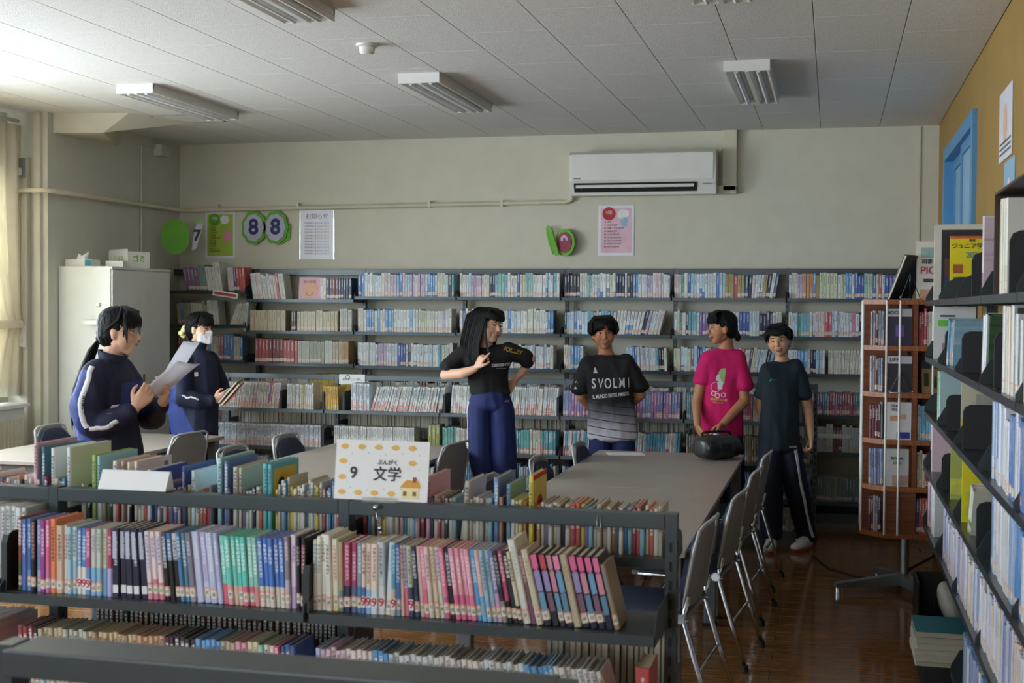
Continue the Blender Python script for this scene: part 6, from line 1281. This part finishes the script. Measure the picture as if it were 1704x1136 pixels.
for s in (-1, 1): B.chain([E((s*.07, .02, .82), .055), E((s*.08, .0, .48), .055), E((s*.09, .03, .09), .04)]); B.hull(E((s*.09, .03, .05), .035, .04, .035), E((s*.09-.03, -.1, .035), .035, .035, .025))
fin(B.remesh(VOX, 2), 'body', 'skin_tan', t); face(t, H)
B = Blob()
B.hull(E((-.105, .015, 1.315), .055, .062, .05), E((.1, .015, 1.325), .06, .062, .05), E((.015, .03, 1.372), .08, .055, .025), E((-.005, .015, 1.12), .14, .1, .07)); B.chain([E((-.005, .015, 1.12), .14, .1, .07), E((-.008, .015, .95), .145, .11, .06), E((-.01, .015, .79), .152, .115, .035)])
B.hull(E((-.105, .015, 1.315), .058), E((-.15, .0, 1.17), .062, .065, .045)); B.hull(E((.1, .015, 1.325), .062), E((.133, -.01, 1.135), .072, .075, .045))
sh = fin(B.remesh(.008, 3, .007, 6, 31), 'tshirt', 'cloth_pink', t)
P_ = lambda pts: ([V((x, y, 0)) for x, y in pts], [tuple(range(len(pts)))])
project(sh, [P_([(-.012, -.01), (.02, -.05), (.035, .05), (.03, .065), (.0, .06), (-.02, .03)])], 'green_print', 'print_green', sh, PM(-.03, 1.195), .0012)
ringp = lambda cx_, cy_, r, w_: ([V((cx_+cos(q/16*2*pi)*rr, cy_+sin(q/16*2*pi)*rr, 0)) for rr in (r, r-w_) for q in range(16)], [(q, (q+1) % 16, 16+(q+1) % 16, 16+q) for q in range(16)])
project(sh, [P_([(-.018, -.06), (.012, -.06), (.018, -.012), (.0, .0), (-.02, -.012)]), P_([(-.03, .0), (-.005, -.008), (.008, .005), (.004, .03), (-.015, .045), (-.03, .02)]), ringp(-.045, -.09, .017, .006), ringp(-.02, -.105, .018, .006), ringp(.02, -.1, .017, .006), ringp(-.03, -.045, .035, .003)], 'white_print', 'print_white', sh, PM(-.035, 1.175), .002)
project(sh, [flat_text('SKATE CLUB', .02, .0006)], 'printed_lettering', 'print_yellow', sh, PM(-.045, 1.042, 4)); project(sh, [flat_text('volley summer', .012, .0003)], 'printed_lettering', 'print_yellow', sh, PM(-.05, 1.022, 4))
B = Blob(); B.hull(E((-.01, .02, .85), .11, .08, .04), E((-.01, .02, .79), .12, .085, .04))
for s in (-1, 1): B.hull(E((s*.065, .02, .76), .078, .085, .05), E((s*.08, .0, .48), .078, .085, .04)); B.hull(E((s*.08, .0, .48), .078, .085, .04), E((s*.09, .03, .09), .07, .078, .03))
fin(B.remesh(.009, 3, .006, 6, 15), 'trousers', 'cloth_pants_dark', t)
o = hairdo(t, H, [(E((0, .10, -.045), .022, .025, .022), E((0, .115, -.075), .02, .02, .025)), (E((0, .06, -.03), .065, .04, .05),), (E((0, .08, -.03), .03, .04, .03), E((0, .1, -.05), .016, .018, .016))],
       bangs(-.07, .07, 18, lambda u: .034, seed=8)+[([(s*.05, -.0, .115), (s*.079, .0, .06), (s*.08, .03, .02), (s*.07, .055, -.02), (s*.04, .09, -.05)], [.01, .012, .012, .012, .008]) for s in (-1, 1)])
MB().tube([(cos(q/10*2*pi)*.022, .102+sin(q/10*2*pi)*.008, -.05+sin(q/10*2*pi)*.022) for q in range(11)], .005, 8).build('hair_tie', 'wood_edge', o, smooth=True)
shoe(t, (-.09, .05, 0), (-.13, -.13, 0)); shoe(t, (.09, .05, 0), (.055, -.13, 0))
# ---- student in dark tee, mid step
t = person('student in dark teal T-shirt and striped track bottoms stepping on the aisle', -.343, 9.134)
H = Hm((-.018, -.01, 1.452), -20, 2, -8, 1.0)
B = Blob(); head_blob(B, H)
B.chain([E((.0, .02, 1.4), .042, .046, .04), E((.01, .02, 1.33), .046, .046, .04), E((.015, .03, 1.28), .07, .04, .03)])
B.chain([E((.015, .03, 1.22), .09, .045, .05), E((.01, .02, 1.05), .085, .05, .08), E((.0, .02, .9), .085, .055, .08), E((.0, .02, .8), .095, .06, .08)])
B.chain([E((.115, .02, 1.255), .042), E((.198, .03, .98), .034)]); B.chain([E((.198, .03, .98), .035), E((.21, -.02, .80), .023)])
hand(B, (.21, -.022, .795), (-.05, -.1, -1), (-1, .1, 0), curl=(50, 55, 55, 58), thumb=1)
B.chain([E((-.085, .03, 1.25), .042), E((-.12, .12, 1.0), .034)]); B.chain([E((-.12, .12, 1.0), .035), E((-.08, .14, .8), .023)]); hand(B, (-.08, .14, .795), (0, -.1, -1), (1, .1, 0), thumb=1)
LEG = (((-.06, .02, .78), (-.06, .0, .42), (-.045, .03, .085)), ((.07, .02, .78), (.13, .02, .41), (.215, .12, .10)))
for a, k, f in LEG: B.chain([E(a, .055), E(k, .05), E(f, .038)])
B.hull(E((-.045, .03, .05), .033), E((-.085, -.1, .035), .03, .03, .022)); B.hull(E((.215, .1, .06), .033), E((.13, .0, .035), .03, .03, .022))
fin(B.remesh(VOX, 2), 'body', 'skin_mid', t); face(t, H, openm=.007)
B = Blob()
B.hull(E((-.08, .02, 1.245), .055, .062, .05), E((.1, .02, 1.265), .06, .062, .045), E((.012, .025, 1.302), .075, .055, .025), E((.0, .015, 1.05), .13, .09, .07)); B.chain([E((.0, .015, 1.05), .13, .09, .07), E((-.005, .015, .9), .135, .1, .06), E((-.004, .015, .71), .142, .11, .035)])
B.hull(E((.1, .02, 1.265), .06), E((.165, .025, 1.085), .066, .068, .045)); B.hull(E((-.08, .02, 1.245), .058), E((-.115, .06, 1.08), .062, .066, .045))
sh = fin(B.remesh(.008, 3, .007, 6, 44), 'tshirt', 'cloth_teal', t)
project(sh, [flat_text('◢ーー', .02, .001)], 'chest_mark', 'print_teal', sh, PM(-.065, 1.185)); project(sh, [flat_text('SVOLME', .016, .0006)], 'hem_mark', 'print_white', sh, PM(.075, .728))
B = Blob(); B.hull(E((-.0, .02, .8), .12, .09, .04), E((.0, .02, .72), .135, .1, .05))
B.hull(E((-.06, .02, .74), .085, .09, .05), E((-.06, .0, .42), .078, .085, .04)); B.hull(E((-.06, .0, .42), .078, .085, .04), E((-.045, .03, .11), .072, .08, .04))
B.hull(E((.06, .02, .74), .085, .09, .05), E((.125, .02, .42), .08, .085, .04)); B.hull(E((.125, .02, .42), .08, .085, .04), E((.21, .1, .12), .068, .078, .04)); B.hull(E((.21, .1, .12), .068, .078, .04), E((.225, .1, .07), .062, .07, .02))
pn = fin(B.remesh(.008, 3, .007, 6, 51), 'trousers', 'cloth_pants_dark', t)
ribbon(pn, [(.11, -.12, .72), (.13, -.12, .6), (.16, -.12, .42), (.2, -.1, .25), (.25, .0, .09)], .016, 'side_stripe', 'print_white', pn); ribbon(pn, [(.13, -.12, .72), (.15, -.12, .6), (.18, -.12, .42), (.22, -.1, .25), (.27, .0, .09)], .006, 'side_stripe', 'print_white', pn)
shoe(t, (-.04, .04, .0), (-.1, -.14, .0)); shoe(t, (.22, .08, .0), (.085, -.07, .0))
hairdo(t, H, [(E((0, .06, -.01), .068, .04, .055),)], bangs(-.072, .072, 19, lambda u: .040+.006*sin(u*9), seed=12)+[([(s*.05, -.02, .11), (s*.083, y, .06), (s*.084, y+.005, .02), (s*.078, y+.01, -.005)], [.012, .015, .013, .004]) for s in (-1, 1) for y in (-.045, -.025, .03, .05)])
MB().sphere((.078, -.002, -.045), .004).build('earring', 'chrome', t).matrix_local = H
# ---- nearest girl, tracksuit and ponytail, reading a sheet
def jacket(t, nodes, sleeves, coll, navy='cloth_navy', seed=0, tint=None, fold=.009):
    B = Blob(); B.chain(nodes)
    for s in sleeves: B.chain(s)
    me = B.remesh(.009, 3, fold, 6, seed); o = fin(me, 'jacket', navy, t)
    if tint:
        me.materials.append(MT['cloth_royal'])
        for p in me.polygons:
            if tint(p.center, p.normal): p.material_index = 1
    if coll is not None:
        c, r, h, R = coll; g = MB(); n = 26; vs = []
        for k, (rr, zz_) in enumerate(((r, 0), (r*1.05, h*.5), (r*1.14, h), (r*1.08, h), (r*.98, h*.5), (r*.92, 0))):
            for q in range(n):
                a = 2*pi*q/n; lift = .012*max(0, -cos(a))*(zz_ > 0)
                vs.append(V(c)+R @ V((sin(a)*rr, -cos(a)*rr*.95-.012*(k in (2, 3))*max(0, cos(a)), zz_-.02*max(0, cos(a))*(zz_ > 0)+lift)))
        g.add(vs, [(k*n+q, k*n+(q+1) % n, (k+1)*n+(q+1) % n, (k+1)*n+q) for k in range(5) for q in range(n)]); g.build('collar', navy, o, smooth=True)
    return o
t = person('nearest girl, navy tracksuit, glasses and long ponytail, reading a sheet', -3.332, 5.564)
H = Hm((.03, .0, 1.543), 84, 4, 0, 1.0)
B = Blob(); head_blob(B, H)
B.chain([E((.0, .01, 1.49), .046, .042, .04), E((-.012, .015, 1.43), .05, .048, .04), E((-.02, .02, 1.38), .06, .09, .03)])
B.chain([E((-.01, .03, 1.32), .08, .14, .06), E((.0, .03, 1.15), .08, .13, .08), E((.0, .03, 1.0), .08, .12, .08), E((.0, .03, .9), .09, .13, .08)])
B.chain([E((-.045, -.12, 1.36), .045), E((-.05, -.15, 1.12), .038)]); B.chain([E((-.05, -.15, 1.12), .038), E((.145, -.17, 1.185), .025)])
hand(B, (.148, -.168, 1.19), (.6, .15, .8), (-.25, .9, .2), curl=(30, 34, 38, 42), thumb=1)
B.chain([E((-.02, .16, 1.36), .045), E((.11, .2, 1.13), .038)]); B.chain([E((.11, .2, 1.13), .038), E((.225, .03, 1.205), .025)])
hand(B, (.225, .02, 1.21), (.25, -.3, .8), (-.5, -.8, .2), curl=(30, 34, 38, 42), thumb=-1)
for s in (-1, 1): B.chain([E((0, .03+s*.08, .86), .08), E((.01, .03+s*.085, .48), .055), E((-.01, .03+s*.09, .09), .04)]); B.hull(E((-.01, .03+s*.09, .05), .035), E((.12, .03+s*.09, .035), .03, .03, .022))
fin(B.remesh(VOX, 2), 'body', 'skin_fair', t); face(t, H, smile=False, glasses=True)
nodes = [E((-.025, .02, 1.385), .07, .1, .03), E((-.03, .02, 1.32), .105, .17, .06), E((-.045, .02, 1.13), .135, .185, .08), E((-.02, .02, .97), .15, .185, .06), E((-.01, .02, .8), .14, .18, .04)]
sl = [[E((-.045, -.12, 1.345), .066), E((-.075, -.17, 1.2), .075), E((-.05, -.175, 1.105), .066, .06, .055)], [E((-.05, -.175, 1.105), .064, .06, .055), E((.04, -.18, 1.13), .055, .05, .05), E((.125, -.17, 1.175), .04, .04, .036)],
      [E((-.02, .16, 1.345), .066), E((.12, .2, 1.12), .066)], [E((.12, .2, 1.12), .06), E((.2, .06, 1.185), .042)]]
jk = jacket(t, nodes, sl, ((-.015, .012, 1.385), .062, .06, Rz(84)), seed=2, tint=lambda c, n: (c.x < -.064+.3*max(0, 1.06-c.z) and c.z < 1.37 and c.y < .3) or (c.x > .06 and c.z > 1.14 and c.z < 1.3 and c.x < .12 and c.y > -.1))
ribbon(jk, [(-.045, -.2, 1.40), (-.065, -.25, 1.33), (-.07, -.3, 1.22), (-.062, -.3, 1.12), (-.05, -.28, 1.09)], .026, 'sleeve_stripe', 'print_white', jk)
ribbon(jk, [(-.045, -.3, 1.075), (.02, -.3, 1.075), (.06, -.3, 1.08)], .022, 'sleeve_stripe', 'print_white', jk); ribbon(jk, [(.062, -.3, 1.085), (.115, -.3, 1.13)], .022, 'sleeve_stripe', 'print_white', jk)
project(jk, [P_([(-.012, -.016), (.014, -.014), (.012, .018), (-.014, .016)])], 'chest_badge', 'print_white', jk, PM(.045, 1.185), .002); project(jk, [flat_text('■', .018)], 'badge_print', 'ink', jk, PM(.045, 1.185), .003)
project(jk, [flat_text('N E W S', .016, .001)], 'stripe_letters', 'ink', jk, M.Translation((-.068, 0, 1.22)) @ M.Rotation(pi/2, 4, 'Y') @ M.Rotation(pi/2, 4, 'X'), .0052)
B = Blob(); B.hull(E((0, .03, .86), .12, .15, .05), E((0, .03, .78), .12, .16, .05))
for s in (-1, 1): B.hull(E((0, .03+s*.08, .8), .1, .09, .06), E((.01, .03+s*.085, .48), .085, .08, .04)); B.hull(E((.01, .03+s*.085, .48), .085, .08, .04), E((-.01, .03+s*.09, .09), .08, .07, .03))
fin(B.remesh(.01, 3, .006, 6, 5), 'trousers', 'cloth_pants_dark', t)
L_ = bangs(-.075, .075, 20, lambda u: .006+.03*(1-abs(u-.5)*2)-.03*(1 if u in (0, 1) else 0), seed=21)
L_ += [([(s*.06, -.04, .1), (s*.08, -.055, .04), (s*.076, -.062, -.01), (s*.07, -.066, -.05)], [.01, .011, .007, .002]) for s in (-1, 1)]
L_ += [([(s*.045, -.02, .118), (s*.079, -.015, .06), (s*.078, .03, .02), (s*.06, .08, -.03), (0, .108, -.05)], [.008, .010, .010, .009, .006]) for s in (-1, 1)]
for k in range(14):
    ox = .014*sin(k*2.4); oy = .012*cos(k*2.4); L_.append(([(ox*.4, .108+oy*.3, -.05), (ox*1.2, .135+oy, -.1), (ox*1.5, .165+oy*1.2, -.19), (ox*1.5, .195+oy*1.2, -.29), (ox*1.2, .21+oy, -.38), (ox*.6, .2+oy*.5, -.44-.004*k)], [.008, .014, .016, .014, .011, .002]))
o = hairdo(t, H, [(E((0, .06, -.02), .068, .045, .06),), (E((0, .08, -.03), .03, .03, .03), E((0, .108, -.05), .014, .014, .014))], L_)
MB().tube([(cos(q/10*2*pi)*.016, .108+sin(q/10*2*pi)*.008, -.052+sin(q/10*2*pi)*.016) for q in range(11)], .004, 8).build('hair_tie', 'black_plastic', o, smooth=True)
for q_ in (-1, 1): shoe(t, (-.03, .03+q_*.09, 0), (.16, .03+q_*.09, 0))
# the sheets she holds
def sheet(name, label, org, u, v, nu=10, nv=8, curl=.02, cat='paper'):
    org, u, v = V(org), V(u), V(v); n = u.cross(v).normalized(); vs = []; fs = []
    for j in range(nv+1):
        for i in range(nu+1):
            a, b = i/nu, j/nv; vs.append(org+u*a+v*b+n*curl*(sin(a*pi)*.6+b*b*.8))
    fs = [(j*(nu+1)+i, j*(nu+1)+i+1, (j+1)*(nu+1)+i+1, (j+1)*(nu+1)+i) for j in range(nv) for i in range(nu)]
    o = MB().add(vs, fs).build(name, 'sheet_paper', smooth=True); o.location = (-3.332, 5.564, 0); o.rotation_euler = (0, 0, YAW); s = o.modifiers.new('s', 'SOLIDIFY'); s.thickness = .001; tag(o, label, cat); return o
sheet('paper_sheet', 'white printed sheet held up in the nearest girl\'s hands', (.172, -.14, 1.262), (.055, .21, -.02), (.16, .0, .16))
sheet('paper_sheet', 'second sheet fanned out behind the one the nearest girl reads', (.2, .0, 1.27), (.05, .14, 0), (.10, .05, .235), curl=.03)
# ---- second tracksuit girl with mask
t = person('girl in navy tracksuit and white face mask standing behind the left table', -4.673, 8.945)
H = Hm((.035, .0, 1.494), 68, 4, 0, 1.06)
B = Blob(); head_blob(B, H)
B.chain([E((.02, .01, 1.43), .046, .046, .04), E((.01, .015, 1.37), .05, .05, .04), E((.0, .02, 1.31), .08, .09, .03)])
B.chain([E((.0, .03, 1.26), .11, .12, .06), E((.0, .03, 1.1), .1, .12, .08), E((.0, .03, .95), .1, .12, .08), E((.0, .03, .85), .11, .12, .08)])
B.chain([E((-.06, -.1, 1.27), .045), E((-.05, -.15, 1.0), .038)]); B.chain([E((-.05, -.15, 1.0), .038), E((.17, -.13, .96), .025)])
hand(B, (.172, -.13, .962), (.9, .1, .35), (.1, .9, .3), curl=(35, 38, 42, 45), thumb=1)
B.chain([E((.08, .14, 1.27), .045), E((.15, .17, 1.02), .038)]); B.chain([E((.15, .17, 1.02), .038), E((.21, .02, .95), .025)]); hand(B, (.21, .015, .95), (.5, -.5, .3), (-.4, -.5, .6), curl=(35, 38, 42, 45), thumb=-1)
for s in (-1, 1): B.chain([E((s*.06, .03+s*.04, .82), .08), E((s*.065, .03+s*.04, .45), .055), E((s*.07, .05+s*.04, .09), .04)]); B.hull(E((s*.07, .05+s*.04, .05), .035), E((s*.07+.09, -.03+s*.04, .035), .03, .03, .022))
fin(B.remesh(VOX, 2), 'body', 'skin_fair', t); face(t, H, smile=False, mask=True)
nodes = [E((.01, .02, 1.325), .08, .09, .025), E((.005, .02, 1.25), .145, .13, .05), E((-.01, .02, 1.05), .18, .15, .08), E((-.015, .02, .85), .19, .15, .06), E((-.01, .02, .7), .17, .15, .04)]
sl = [[E((-.06, -.1, 1.25), .065), E((-.06, -.16, 1.0), .075)], [E((-.06, -.16, .99), .07), E((.06, -.16, .96), .06), E((.15, -.135, .96), .04)], [E((.08, .14, 1.25), .065), E((.16, .18, 1.02), .065)], [E((.16, .18, 1.02), .06), E((.2, .06, .96), .042)]]
jk = jacket(t, nodes, sl, ((.012, .012, 1.325), .064, .08, Rz(68)), seed=12, tint=lambda c, n: c.x < -.09+.5*max(0, .95-c.z) and c.z < 1.27)
ribbon(jk, [(-.06, -.15, 1.31), (-.1, -.2, 1.24), (-.11, -.25, 1.14)], .02, 'sleeve_stripe', 'print_white', jk)
ribbon(jk, [(-.03, -.3, 1.02), (.01, -.3, 1.0), (.04, -.3, 1.015), (.08, -.3, 1.0), (.12, -.3, 1.01)], .012, 'sleeve_stripe', 'print_white', jk)
project(jk, [P_([(-.012, -.016), (.014, -.014), (.012, .018), (-.014, .016)])], 'chest_badge', 'print_white', jk, PM(.035, 1.155), .002)
B = Blob(); B.hull(E((0, .03, .8), .14, .13, .05), E((0, .03, .72), .14, .13, .05))
for s in (-1, 1): B.hull(E((s*.06, .03+s*.03, .74), .1, .09, .06), E((s*.065, .03+s*.04, .45), .085, .08, .04)); B.hull(E((s*.065, .03+s*.04, .45), .085, .08, .04), E((s*.07, .05+s*.04, .09), .08, .075, .03))
fin(B.remesh(.01, 3, .006, 6, 5), 'trousers', 'cloth_pants_dark', t)
shoe(t, (-.09, .10, 0), (.07, .02, 0)); shoe(t, (.05, .10, 0), (.2, .02, 0))
o = hairdo(t, H, [(E((0, .06, -.02), .068, .045, .06),), (E((0, .1, -.02), .03, .03, .03),)], bangs(-.075, .075, 20, lambda u: .022, seed=31)+[([(s*.045, -.02, .118), (s*.079, -.02, .06), (s*.078, .03, .02), (s*.05, .08, -.01)], [.008, .010, .010, .007]) for s in (-1, 1)])
for k in range(7):
    a = k/7*2*pi; MB().sphere((cos(a)*.028, .128+.014*sin(a*2), -.03+sin(a)*.03), (.02, .024, .02), n=10, k=6).build('scrunchie_puff', 'scrunchie', o, smooth=True)
c = M.Translation((-4.673, 8.945, 0)) @ M.Rotation(YAW, 4, 'Z')
for k, (mm, lb) in enumerate((('blue_paint', 'blue-covered booklet held by the masked girl, outermost'), ('wood_edge', 'brown pen case held by the masked girl under the booklet'))):
    o = thing('booklet', lb, 'booklet', (0, 0, 0)); o.matrix_world = c @ M.Translation((.215+.02*k, -.10, .955-.02*k)) @ M.Rotation(rad(42), 4, 'Y') @ M.Rotation(rad(12), 4, 'X')
    MB().box(-.006, -.055, 0, .006, .055, .22).build('pages', 'page', o); MB().box(-.0085, -.058, -.002, -.006, .058, .223).box(.006, -.058, -.002, .0085, .058, .223).build('cover', mm if k else 'steel_mid', o)
